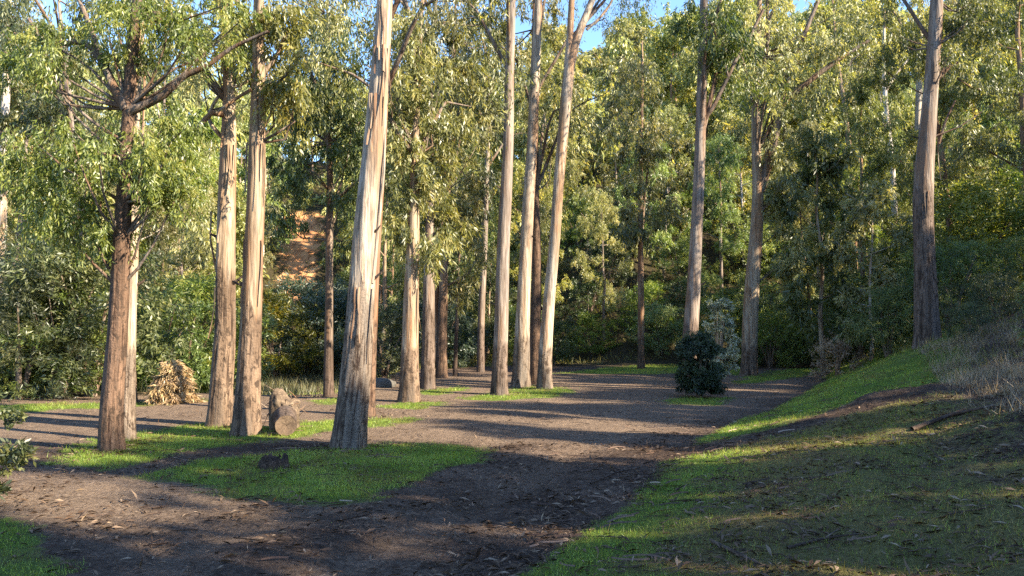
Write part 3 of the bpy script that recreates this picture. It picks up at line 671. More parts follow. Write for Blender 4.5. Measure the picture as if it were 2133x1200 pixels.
# ------------------------------------------------------------------ prototype trees and shrubs, copied with shared meshes
def proto_gum(seed, H, first, cr, clumps, per, L, W, r0=0.2, droop=1.0):
    r2 = np.random.default_rng(seed)
    lean = r2.normal(size=2) * 0.06 * H / 2
    zs = np.linspace(0, H, 8)
    P = np.stack([lean[0] * (zs / H) ** 1.5 + r2.normal(size=8) * 0.09, lean[1] * (zs / H) ** 1.5 + r2.normal(size=8) * 0.09, zs], -1); P[0, :2] = 0; P[0, 2] = -0.4
    Rr = r0 * (1 - 0.85 * zs / H) + 0.015
    tubes = [tube(P, Rr, 10, 0.8, 1.5, 0.06, seed, flare=0.3)]
    cs, rs = [], []
    nl = 11
    for k in range(nl):
        z0 = first + (H - first) * (k / nl) ** 0.9; a = k * 2.4 + r2.normal() * 0.4
        base = np.array([np.interp(z0, zs, P[:, i]) for i in range(3)])
        frac = (z0 - first) / (H - first)
        ln = cr * (0.55 + 0.6 * math.sin(math.pi * min(1, 0.25 + frac * 0.75))) * r2.uniform(0.6, 1.15)
        up = r2.uniform(0.35, 0.9)
        tip = base + np.array([math.cos(a) * ln, math.sin(a) * ln, ln * up])
        mid = base + (tip - base) * 0.5 + np.array([0, 0, -0.12 * ln]) + r2.normal(size=3) * 0.1
        tubes.append(tube([base, mid, tip], [r0 * 0.34 * (1 - frac * 0.6), r0 * 0.22 * (1 - frac * .5), 0.02], 5, 0.9))
        m = max(2, int(clumps / nl))
        for q in range(m):
            f = r2.uniform(0.35, 1.05); c = base + (tip - base) * f + r2.normal(size=3) * np.array([0.55, 0.55, 0.45]) * cr * 0.28
            cs.append(c); rs.append(r2.uniform(0.5, 0.95) * cr * 0.27)
    for q in range(4): cs.append(P[-1] + r2.normal(size=3) * 0.3 * cr * 0.5); rs.append(cr * 0.25)
    t_me = tube_mesh('trunk', tubes, None)
    v, f, vv = sprays(cs, rs, per, L, W, droop)
    return t_me, mesh_np('crown', v, f, None, {'v': vv})

def proto_bush(seed, H, cr, clumps, per, L, W, droop=0.15, stems=4, cone=False):
    r2 = np.random.default_rng(seed); cs, rs, tubes = [], [], []
    for k in range(stems):
        a = r2.random() * 6.28; tip = np.array([math.cos(a) * cr * 0.5, math.sin(a) * cr * 0.5, H * r2.uniform(0.6, 0.9)])
        tubes.append(tube([(0, 0, -0.2), tip * np.array([.35, .35, .5]), tip], [0.05 + 0.01 * H, 0.03 + .005 * H, 0.01], 5, 0.5))
    for k in range(clumps):
        z = H * (0.12 + 0.85 * r2.random()); prof = math.sqrt(max(0.05, 1 - ((z / H - 0.42) / 0.62) ** 2))
        if cone: z = H * (0.05 + 0.85 * r2.random() ** 1.4); prof = 1.12 * (1 - z / H) ** 0.8 + 0.08
        a = r2.random() * 6.28; rr = cr * prof * r2.random() ** 0.4
        cs.append([math.cos(a) * rr, math.sin(a) * rr, z]); rs.append(cr * r2.uniform(0.18, 0.32))
    v, f, vv = sprays(cs, rs, per, L, W, droop, 0.75, 10, 0.9)
    return tube_mesh('stem', tubes, None), mesh_np('crown', v, f, None, {'v': vv})

mesh_cache = {}
def with_mat(me, mat):
    k = (me.name, mat.name)
    if k not in mesh_cache:
        c = me.copy(); c.materials.clear(); c.materials.append(mat); mesh_cache[k] = c
    return mesh_cache[k]

def place(proto, name, label, cat, group, loc, scale, bark, leaf, trunk_name='trunk', squash=1.0):
    root = thing(name, label, cat, loc, group, rng.random() * 6.28, (scale, scale, scale * squash))
    link(trunk_name, with_mat(proto[0], M[bark]), root)
    c = link('crown', with_mat(proto[1], M[leaf]), root); c['kind'] = 'stuff'
    return root

GUM_MID = [proto_gum(100 + i, 17, 4.5 + i * 0.7, 2.9, 88, 260, 0.25, 0.058) for i in range(4)]
GUM_FAR = [proto_gum(120 + i, 14, 2.2 + 0.5 * i, 3.0, 70, 150, 0.42, 0.12, 0.16, 0.7) for i in range(4)]
BUSH = [proto_bush(140 + i, 3.4, 1.9, 50, 260, 0.14, 0.038) for i in range(3)]
BUSH_SMALL = [proto_bush(150 + i, 1.5, 0.9, 30, 220, 0.085, 0.024) for i in range(3)]
FINE = [proto_bush(160 + i, 3.0, 1.5, 55, 300, 0.11, 0.018, 0.3) for i in range(2)]

LAND = [(200, 'left of the twin gums'), (300, 'behind the twin gums'), (430, 'right of the twin gums'), (560, 'behind the shaggy barked gum'), (700, 'around the orange slope'),
        (820, 'behind the thickest pale gum'), (990, 'behind the rough collared gum'), (1200, 'behind the three centre trunks'), (1400, 'right of the three centre trunks'),
        (1500, 'behind the round dark bush'), (1680, 'behind the forked hanging bark gum'), (1880, 'left of the dark furrowed gum'), (9999, 'right of the dark furrowed gum')]
LEAFW = {'gum': 'olive', 'far': 'sunlit pale green', 'gum_bright': 'yellowish', 'wattle': 'deep green', 'wattle_sunlit': 'sunlit green', 'gum_dark': 'dark green', 'blue': 'blue green', 'yellow': 'yellow green'}
BARKW = {'white': 'white', 'grey': 'grey', 'tan': 'tan', 'red': 'reddish', 'darkbark': 'dark'}
def where(x, y):
    px = 1066.5 + x / y * F
    land = next(l for a, l in LAND if px < a)
    deep = 'at forest edge' if y < 45 else ('low on the hillside' if y < 65 else ('halfway up the hillside' if y < 90 else 'near the hilltop'))
    return land, deep
def size_word(k): return 'small' if k < 0.55 else ('medium' if k < 0.8 else 'tall')

# ---- the shrubs and heaps one can point at
def shrubs():
    def at(px, py, d):
        p = ray(px, py, d); return (p[0], d, float(terr(p[0], d)) - 0.03)
    b = proto_bush(201, 1.75, 0.58, 120, 420, 0.07, 0.017, 0.5, 6)
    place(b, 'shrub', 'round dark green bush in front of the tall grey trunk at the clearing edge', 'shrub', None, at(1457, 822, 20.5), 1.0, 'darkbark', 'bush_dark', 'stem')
    b = proto_bush(202, 2.6, 0.50, 44, 200, 0.10, 0.04, 0.2, 5)
    place(b, 'shrub', 'silvery pale leaved bush painted sunlit behind the round dark bush', 'shrub', None, at(1498, 790, 25.5), 1.08, 'tan', 'silver', 'stem')
    b = proto_bush(203, 1.0, 0.42, 110, 130, 0.13, 0.020, 1.0, 6, True)
    place(b, 'brush_heap', 'cone of dead golden leafy branches on the far side of the track', 'brush heap', None, at(360, 835, 18.8), 1.12, 'tan', 'dry', 'stem')
    W = [(380, 800, 27, 1.25, 'wattle_sunlit', 'sunlit feathery wattle between the left gums and the brush heap'), (325, 800, 25, 1.0, 'wattle_sunlit', 'sunlit green wattle just right of the twin gums'),
         (420, 800, 31, 1.35, 'wattle_sunlit', 'broad wattle behind the shaggy barked gum'), (190, 830, 21, 1.25, 'wattle_sunlit', 'sunlit green shrub at the left edge of the clearing beside the twin gums'),
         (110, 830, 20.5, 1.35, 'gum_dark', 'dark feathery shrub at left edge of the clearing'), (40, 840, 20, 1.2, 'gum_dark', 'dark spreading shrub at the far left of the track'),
         (640, 800, 44, 1.5, 'blue', 'blue green bush below the orange bare slope'), (700, 780, 45, 1.5, 'blue', 'dark blue green bush right of the orange slope'),
         (575, 790, 42, 1.3, 'yellow', 'yellow green bush left of the orange slope foot'), (800, 790, 29, 0.8, 'wattle', 'low leafy bush between thickest gum and collared gum')]
    for i, (px, py, d, sc, lf, lab) in enumerate(W):
        place((FINE if lf in ('gum', 'gum_dark') else BUSH)[i % 2], 'shrub', lab, 'shrub', None, at(px, py, d), sc, 'darkbark', lf, 'stem')
    # overhanging leafy branch at the left edge, close to the camera
    b = proto_bush(205, 1.2, 0.42, 26, 130, 0.075, 0.026, 0.25, 4)
    place(b, 'shrub', 'leafy shrub poking in at the left edge close to the camera', 'shrub', None, at(-62, 1010, 7.6), 1.0, 'darkbark', 'gum_dark', 'stem')
    # dead shrub glowing in a patch of sun
    b = proto_bush(206, 1.3, 0.9, 30, 120, 0.10, 0.02, 0.2, 8)
    place(b, 'dead_shrub', 'dry russet shrub lit by the sun at the foot of the right slope', 'shrub', None, at(1740, 735, 27), 1.0, 'red', 'dry', 'stem')
shrubs()

# ---- shade bushes along the back and the right bank
def understory():
    n = 0; pts = []
    def ok(x, y, r):
        for a, b in pts:
            if (a - x) ** 2 + (b - y) ** 2 < r * r: return False
        pts.append((x, y)); return True
    tries = 0
    scar_c = SCAR.mean(0)
    while n < 185 and tries < 9000:
        tries += 1
        y = rng.uniform(11, 62); x = rng.uniform(-0.8, 0.8) * y
        s = x - edge_x(y); u = x / y
        px = 1066.5 + u * F
        back = y > np.interp(px, [0, 200, 450, 560, 760, 800, 1150, 1560, 1600], [19.5, 21, 27, 46, 46, 33, 38.5, 40, 36])
        bank = s > np.interp(y, [11, 14, 18, 24, 34, 45], [6.3, 5.6, 3.9, 2.6, 1.3, 0.5])
        if not (back or bank): continue
        if 290 < px < 470 and y < 27: continue
        if 575 < px < 690 and y > 46: continue
        if abs(px - 1335) < 20 and y < 36: continue
        if not ok(x, y, 1.25 + 0.022 * y): continue
        n += 1
        fine = bank and y < 27
        pr = FINE[n % 2] if fine else BUSH[n % 3]
        lf = ['wattle', 'wattle_sunlit', 'gum_dark', 'gum', 'wattle', 'blue'][n % 6]
        if 1180 < px < 1600: lf = ['wattle', 'wattle_sunlit', 'gum_dark', 'wattle_sunlit'][n % 4]
        if px > 1650 and y < 26: lf = ['gum_dark', 'wattle'][n % 2]
        sc = rng.uniform(0.65, 1.25) * (0.8 if fine else 1.0)
        if bank and y < 22: sc *= 0.62
        land, deep = where(x, y)
        if 290 < px < 560 and y < 50: sc *= 0.55; lf = ['wattle_sunlit', 'yellow', 'wattle_sunlit', 'wattle'][n % 4]  # brighter leaf colours stand in for sun on these shrubs
        elif px < 560:
            sc *= 0.8
            if rng.random() < 0.6: lf = 'wattle_sunlit'
        elif px > 1500 and y > 25: lf = ['wattle_sunlit', 'wattle', 'gum_bright'][n % 3]; sc *= 1.15  # sunlit slope imitated by brighter leaf colours
        sz = 'low' if sc < 0.75 else ('medium' if sc < 1.0 else 'big')
        place(pr, 'shrub', sz + ' ' + LEAFW[lf] + ' shrub ' + deep + ', ' + land, 'shrub', 'shrubs ' + deep + ' ' + land, (x, y, float(terr(x, y)) - 0.1), sc, 'darkbark', lf, 'stem')
understory()

# ---- the forest behind
def forest():
    pts = []
    def ok(x, y, r):
        for a, b in pts:
            if (a - x) ** 2 + (b - y) ** 2 < r * r: return False
        pts.append((x, y)); return True
    n = 0; t = 0
    while n < 262 and t < 20000:
        t += 1
        y = 22 + 100 * rng.random() ** 0.8; x = rng.uniform(-0.78, 0.82) * y
        s = x - edge_x(y); px = 1066.5 + x / y * F
        front = np.interp(px, [0, 200, 450, 560, 740, 800, 1150, 1560, 1650, 1800, 2133], [27, 28, 40, 58, 58, 36, 41, 44, 34, 27, 22])
        if y < front: continue
        if y > 118: continue
        # the bare orange slope stays open to view
        if 560 < px < 700 and y < 90: continue
        if 700 <= px < 800 and 52 < y < 80 and rng.random() < 0.7: continue
        if 1200 < px < 1300 and 60 < y < 118 and rng.random() < 0.4: continue
        if not ok(x, y, (2.3 if y < 58 else 2.6) + 0.026 * y): continue
        far = y > 58
        z = float(terr(x, y))
        region = 'far hillside left of centre' if px < 760 and far else ('far hillside in the middle' if px < 1450 and far else ('steep hillside at right' if px >= 1450 else 'forest edge behind the clearing'))
        n += 1
        if far:
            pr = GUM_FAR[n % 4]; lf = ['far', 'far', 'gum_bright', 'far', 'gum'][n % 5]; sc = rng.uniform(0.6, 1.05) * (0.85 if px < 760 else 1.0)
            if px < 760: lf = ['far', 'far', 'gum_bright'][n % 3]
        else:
            pr = GUM_MID[n % 4] if rng.random() < 0.7 else GUM_FAR[n % 4]; lf = ['gum', 'far', 'gum_bright', 'far', 'wattle_sunlit'][n % 5]; sc = rng.uniform(0.36, 0.72) if px > 760 else rng.uniform(0.5, 0.9)
        bk = ['white', 'grey', 'tan', 'red', 'grey'][n % 5]
        land, deep = where(x, y)
        place(pr, 'gum_tree', size_word(sc) + ' ' + LEAFW[lf] + ' gum, ' + BARKW[bk] + ' trunk, ' + deep + ', ' + land, 'tree', 'gums ' + deep + ' ' + land, (x, y, z - 0.2), sc, bk, lf)
forest()

def far_wood():
    cs, rs = [], []
    n = 0
    while n < 2300:
        y = rng.uniform(58, 128); x = rng.uniform(-0.8, 0.85) * y; px = 1066.5 + x / y * F
        if 560 < px < 700 and y < 90:
            if poly_sd(np.array([x]), np.array([y]), SCAR)[0] > -0.7: continue
            cs.append(np.array([x, y, float(terr(x, y)) + 0.35])); rs.append(rng.uniform(0.4, 0.9)); n += 1; continue
        z = float(terr(x, y)); hh = rng.uniform(1, 12) if vnoise(x / 5, y / 5, 0, 61) > -0.2 else rng.uniform(0.5, 4)
        cs.append(np.array([x, y, z + hh])); rs.append(rng.uniform(0.7, 1.5)); n += 1
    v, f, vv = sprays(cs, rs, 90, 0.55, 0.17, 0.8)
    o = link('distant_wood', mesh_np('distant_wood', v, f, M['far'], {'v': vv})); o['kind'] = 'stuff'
    o['label'] = 'dense sunlit wood covering the distant hillside behind the separate trees'
far_wood()

# ---- unseen trees added right of and behind the camera, shaped to shade the clearing
def shade_trees():
    # tree tops shaped for the light: low over sunlit bands, tall over shaded ones
    sd = SUN_DIR[:2]; pp = np.array([-sd[1], sd[0]])
    Q = [-12, 4.6, 4.8, 6.5, 6.7, 9.8, 10.0, 11.9, 12.1, 13.0, 13.1, 15.1, 15.3, 17.8, 18.0, 19.0, 19.2, 22.7, 22.9, 24.6, 24.8, 31]
    H = [18, 18, 12.9, 12.9, 17.5, 17.5, 11.7, 11.7, 15.8, 15.8, 11.7, 11.7, 16.5, 16.5, 12.8, 12.8, 16.5, 16.5, 12.3, 12.3, 17.5, 17]
    Q = [v - 0.35 for v in Q]
    q, i = -11.0, 0
    while q < 31:
        t = 18 + rng.uniform(-1.5, 1.5); x, y = pp * q + sd * t
        z = float(terr(x, y)); h = (np.interp(q, Q, H) - z) / 15.2 * (t + 6) / 24
        wd = rng.uniform(0.28, 0.36)
        place(GUM_FAR[i % 4], 'gum_tree', 'unseen gum tree added on the right bank to shade the clearing', 'tree', 'added shade trees on the right bank', (x, y, z - 0.2), wd, 'grey', 'gum', squash=h / wd)
        q += rng.uniform(0.65, 1.0); i += 1
    q = -9.0
    while q < 26:
        t = 14.5 + rng.uniform(-1, 1); x, y = pp * q + sd * t; z = float(terr(x, y))
        k = 0.34; h = (np.interp(q, Q, H) - 1.6 - z) / 15.2 * (t + 5) / 23
        place(GUM_FAR[i % 4], 'gum_tree', 'shorter unseen gum tree added on the right bank to shade the clearing', 'tree', 'added shade trees on the right bank', (x, y, z - 0.2), k, 'grey', 'gum', squash=h / k)
        q += rng.uniform(0.75, 1.05); i += 1
shade_trees()

# ------------------------------------------------------------------ log with root plate, stump, rocks, sticks
def wood_mat(name, a, b, c, ring=True):
    m, t, out = new_mat(name)
    o = mapped(t, (1, 1, 1)); n1 = noise(t, o, 9, 5, 0.7, 0.8); n2 = noise(t, o, 40, 4, 0.7)
    f = math_n(t, 'ADD', math_n(t, 'MULTIPLY', n1, 0.6), math_n(t, 'MULTIPLY', n2, 0.4))
    col = ramp(t, f, [(0.35, a), (0.5, b), (0.65, c)])
    p = N(t, 'ShaderNodeBsdfPrincipled', Roughness=0.9); t.links.new(col, p.inputs['Base Color']); p.inputs['Specular IOR Level'].default_value = 0.2
    bp = N(t, 'ShaderNodeBump', Strength=0.7, Distance=0.02); t.links.new(f, bp.inputs['Height']); t.links.new(bp.outputs[0], p.inputs['Normal'])
    t.links.new(p.outputs[0], out.inputs[0]); return m
M['logface'] = wood_mat('sawn_wood', (0.06, 0.042, 0.03), (0.12, 0.085, 0.06), (0.20, 0.15, 0.105))
M['rootdirt'] = wood_mat('root_soil', (0.035, 0.025, 0.019), (0.11, 0.082, 0.06), (0.24, 0.185, 0.13))
M['charred'] = wood_mat('dark_stump_wood', (0.014, 0.010, 0.008), (0.045, 0.030, 0.023), (0.13, 0.09, 0.07))
M['rock'] = wood_mat('rock', (0.04, 0.038, 0.036), (0.08, 0.076, 0.072), (0.15, 0.14, 0.13))
M['twig'] = wood_mat('twig_wood', (0.03, 0.02, 0.016), (0.075, 0.05, 0.04), (0.14, 0.10, 0.08))

def log():
    p = ray(590, 905, 12.9); b = np.array([p[0], 12.9, float(terr(p[0], 12.9))])
    root = thing('fallen_log', 'short fallen log with an earthy root plate, right of the split bark gum', 'log', b)
    # local: log axis runs away from the viewer and slightly left, rising to the root plate
    v, f, ra, fi = tube([(0.04, 0.0, 0.17), (-0.11, 0.5, 0.21), (-0.27, 1.0, 0.28)], [0.17, 0.185, 0.22], 36, 0.06, 2, 0.07, 5)
    link('log_body', mesh_np('log_body', v, f, M['grey'], {'rough': ra, 'fis': fi}, True), root)
    # cut face, slightly concave rings
    th = np.linspace(0, 2 * np.pi, 36, endpoint=False); rr = np.array([1, 0.8, 0.55, 0.3, 0.05]); vs = []
    ring0 = v[:36]; cen = ring0.mean(0)
    for k, q in enumerate(rr): vs.append(cen + (ring0 - cen) * q + np.array([0, 0.006 * k + 0.002, 0]) + rng.normal(size=(36, 3)) * 0.002 * (k > 0))
    vs = np.concatenate(vs); i = np.arange(36 * 5).reshape(5, 36); j = np.roll(i, -1, 1)
    ff = np.stack([i[:-1], j[:-1], j[1:], i[1:]], -1).reshape(-1, 4)
    link('sawn_end', mesh_np('sawn_end', vs, ff, M['logface'], None, True), root)
    # root plate: an upright lumpy mass of soil and root stubs, taller on the left
    u = np.linspace(0, 2 * np.pi, 64, endpoint=False); w_ = np.linspace(0.03, np.pi - 0.03, 30)
    U, Wn = np.meshgrid(u, w_)
    x = np.cos(U) * np.sin(Wn); y = np.cos(Wn); z = np.sin(U) * np.sin(Wn); x = np.sign(x) * np.abs(x) ** 0.75
    nz = 0.32 * fbm(x * 1.6, y * 1.6, z * 1.6, 77, 3) + 0.14 * fbm(x * 6, y * 6, z * 6, 78, 3)
    k = 1 + nz
    zs_ = np.sign(z) * np.abs(z) ** 0.62; z = zs_
    zz = 0.6 * np.where(z > 0, z * (0.40 + 0.20 * np.exp(-((x + 0.35) / 0.5) ** 2)) - 0.10 * np.exp(-((x - 0.35) / 0.25) ** 2), z * 0.9)
    P = np.stack([x * 0.24 * k - 0.24, 0.88 + y * 0.22 * k, 0.34 + zz * k], -1).reshape(-1, 3)
    i = np.arange(64 * 30).reshape(30, 64); j = np.roll(i, -1, 1)
    ff = np.stack([i[:-1], i[1:], j[1:], j[:-1]], -1).reshape(-1, 4)
    link('root_plate', mesh_np('root_plate', P, ff, M['rootdirt'], None, True), root)
    for q in range(26):
        a = rng.uniform(-0.5, 3.6); r0 = rng.uniform(0.16, 0.26); L = rng.uniform(0.05, 0.16)
        s = np.array([math.cos(a) * r0 - 0.26, 0.85 + rng.normal() * 0.1, 0.34 + math.sin(a) * r0 * 0.9])
        dv = np.array([math.cos(a), rng.normal() * 0.4, math.sin(a)]); m = s + dv * L * 0.5 + rng.normal(size=3) * 0.04; e = m + dv * L * 0.5 + rng.normal(size=3) * 0.09
        link('root', tube_mesh('root', [tube([s, m, e], [0.014, 0.009, 0.003], 6, 0.04)], M['red' if q % 2 else 'darkbark']), root)
log()

def stump():
    p = hit(570, 975); b = p
    root = thing('tree_stump', 'low dark rotten stump with a jagged top on the grass in front', 'stump', b)
    n, h = 44, 12; th = np.linspace(0, 2 * np.pi, n, endpoint=False)
    top = 0.125 + 0.03 * np.sin(th * 3 + 1) + 0.012 * rng.normal(size=n) + 0.02 * (np.sin(th * 5) > 0.4)
    rr = 0.16 * (1 + 0.10 * np.cos(th * 5 + 1) + 0.05 * rng.normal(size=n))
    vs = []
    for k in range(h):
        t = k / (h - 1); r = rr * (1.22 - 0.25 * t) * (1 + 0.03 * rng.normal(size=n))
        vs.append(np.stack([np.cos(th) * r, np.sin(th) * r * 0.85, -0.05 + (top + 0.05) * t], -1))
    for k, (q, dz) in enumerate([(0.86, -0.02), (0.72, -0.055), (0.45, -0.075), (0.05, -0.08)]):
        vs.append(np.stack([np.cos(th) * rr * 0.97 * q, np.sin(th) * rr * 0.82 * q, top * (0.5 if k > 0 else 1) + (0.085 if k > 0 else 0) + dz + 0.012 * rng.normal(size=n)], -1))
    v = np.concatenate(vs); i = np.arange(len(v)).reshape(-1, n); j = np.roll(i, -1, 1)
    f = np.stack([i[:-1], j[:-1], j[1:], i[1:]], -1).reshape(-1, 4)
    link('stump_body', mesh_np('stump_body', v, f, M['charred']), root)
    for q in range(3):
        a = rng.random() * 6.28; L = rng.uniform(0.03, 0.05); c = np.array([math.cos(a) * 0.15, math.sin(a) * 0.12, 0.12])
        e = c + np.array([rng.normal() * 0.02, rng.normal() * 0.02, L])
        link('splinter', tube_mesh('splinter', [tube([c, (c + e) / 2, e], [0.018, 0.014, 0.004], 5, 0.04)], M['charred'] if q % 3 else M['twig']), root)
stump()

def rocks():
    for q, (px, py, r, lab) in enumerate([(792, 806, 0.34, 'larger grey boulder at the clearing edge behind the thickest gum'), (775, 800, 0.24, 'smaller grey rock left of the boulder behind the thickest gum')]):
        p = hit(px, py)
        u = np.linspace(0, 2 * np.pi, 20, endpoint=False); w_ = np.linspace(0.05, np.pi - 0.05, 12); U, W2 = np.meshgrid(u, w_)
        x, y, z = np.cos(U) * np.sin(W2), np.sin(U) * np.sin(W2), np.cos(W2)
        k = r * (1 + 0.3 * fbm(x * 1.2, y * 1.2, z * 1.2, 90 + q, 2))
        P = np.stack([x * k * 1.4, y * k, z * k * 0.65 + r * 0.2], -1).reshape(-1, 3)
        i = np.arange(240).reshape(12, 20); j = np.roll(i, -1, 1); ff = np.stack([i[:-1], i[1:], j[1:], j[:-1]], -1).reshape(-1, 4)
        tag(link('rock', mesh_np('rock', P, ff, M['rock'], None, False), None, p), lab, 'rock')
rocks()

def ground_pts(n, x0, x1, y0, y1):
    x = rng.uniform(x0, x1, n); y = rng.uniform(y0, y1, n)
    return x, y

def in_view(x, y, m=0.03):
    return (np.abs(x / np.maximum(y, .1)) < 0.65 + m) & (y > 4.6)

# ------------------------------------------------------------------ grass
def blades(name, x, y, hgt, wid, mat, label, lean=0.35, dens=None, tri=True):
    z = terr(x, y); n = len(x)
    up = unit(np.stack([rng.normal(size=n) * lean, rng.normal(size=n) * lean, np.ones(n)], -1))
    a = rng.random(n) * 6.28; side = np.stack([np.cos(a), np.sin(a), np.zeros(n)], -1)
    base = np.stack([x, y, z - 0.005], -1); h = hgt[:, None]; w_ = wid[:, None]
    v = np.stack([base - side * w_ / 2, base + side * w_ / 2, base + up * h], 1).reshape(-1, 3)
    f = np.arange(n * 3).reshape(n, 3)
    vv = np.repeat(np.clip(rng.normal(0.5, 0.2, n) + 0.3 * vnoise(x * 2.5, y * 2.5, 0, 8), 0, 0.93), 3)
    o = link(name, mesh_np(name, v, f, M[mat], {'v': vv})); o['kind'] = 'stuff'; o['label'] = label
    return o

def grass():
    X, Y = [], []
    for (y0, y1, dens) in [(4.6, 8, 2600), (8, 12.5, 3600), (12.5, 18, 1500), (18, 28, 480), (28, 40, 200)]:
        x0, x1 = -0.68 * y1, 0.68 * y1
        n = int((x1 - x0) * (y1 - y0) * dens)
        x, y = ground_pts(n, x0, x1, y0, y1); k = in_view(x, y); x, y = x[k], y[k]
        X.append(x); Y.append(y)
    x, y = np.concatenate(X), np.concatenate(Y)
    g, dull, tr = masks(x, y)
    s = x - edge_x(y)
    k = (rng.random(len(x)) < np.clip((g - 0.38) * 2.2, 0, 1) * (1 - 0.45 * dull * (s > 0))) & (s < 7) & (y < 40)
    k &= ~((x < -8) & (y > 20.5))
    x, y, dull = x[k], y[k], dull[k]
    tuft = 0.5 + 0.5 * vnoise(x * 5, y * 5, 0, 77)
    h = (0.016 + 0.055 * tuft * rng.random(len(x)) + 0.05 * rng.random(len(x)) ** 6) * (1 + 0.03 * np.clip(y - 10, 0, 20)); w_ = 0.0045 * (0.7 + 0.6 * rng.random(len(x))) * (1 + 0.085 * np.clip(y - 7, 0, 30))
    m = rng.random(len(x)) < 0.12 + dull * 0.8
    blades('grass', x[~m], y[~m], h[~m], w_[~m], 'grass', 'short bright green grass covering the patches under the trees', 0.6)
    blades('dull_grass', x[m], y[m], h[m] * 1.25, w_[m], 'grass_dull', 'duller olive grass mixed with leaf litter on the bank', 0.7)
    # straw coloured tall grass along the top of the bank at right
    tx, ty = ground_pts(900, 3.6, 13, 7.0, 19)
    m_ = rng.integers(25, 120, 900); tx, ty = np.repeat(tx, m_), np.repeat(ty, m_)
    x = tx + rng.normal(size=len(tx)) * 0.10; y = ty + rng.normal(size=len(tx)) * 0.10; n = len(x)
    s = x - edge_x(y)
    cl = vnoise(x * 1.4, y * 1.4, 0, 33) * 0.5 + 0.5
    lo = np.interp(y, [7, 10, 14, 19], [4.6, 4.3, 4.0, 3.2])
    k = in_view(x, y, 0.06) & (s > lo) & (s < lo + 2.0) & (rng.random(n) < cl * 1.5)
    x, y = x[k], y[k]; n = len(x)
    blades('dry_grass', x, y, rng.uniform(0.08, 0.20, n) + 0.26 * rng.random(n) ** 3, rng.uniform(0.005, 0.011, n), 'strawgrass', 'tall straw coloured dry grass along the top of the right bank', 0.55)
    # reeds and rank grass on the creek flat
    n = 60000; x, y = ground_pts(n, -26, -5, 20.5, 50)
    px = 1066.5 + x / y * F
    k = in_view(x, y) & (px < 735) & (y + 0.25 * x > 19.4) & (y < 48) & (rng.random(n) < 0.55 + 0.5 * vnoise(x * .6, y * .6, 0, 4))
    x, y = x[k], y[k]; n = len(x)
    blades('reeds', x, y, rng.uniform(0.1, 0.5, n), rng.uniform(0.012, 0.03, n), 'reed', 'rank marsh grass on the low flat beyond the track at left', 0.35)
    # bracken and rank growth over the hillside floor
    n = 90000; y = 15 + 75 * rng.random(n) ** 1.3; x = rng.uniform(-0.7, 0.72, n) * y
    s = x - edge_x(y); px = 1066.5 + x / y * F
    k = ((s > np.interp(y, [15, 26, 40], [3.6, 2.2, 0.6])) | (y > np.interp(px, [0, 740, 800, 1150, 1600], [50, 50, 33, 40, 42]))) & (poly_sd(x, y, SCAR) < 0.5)
    x, y = x[k], y[k]; n = len(x)
    blades('undergrowth', x, y, rng.uniform(0.08, 0.4, n) * (0.35 + y / 45), rng.uniform(0.3, 1, n) * 0.0016 * y, 'grass_dull', 'tangled undergrowth covering the forest floor and slopes', 0.8)
grass()

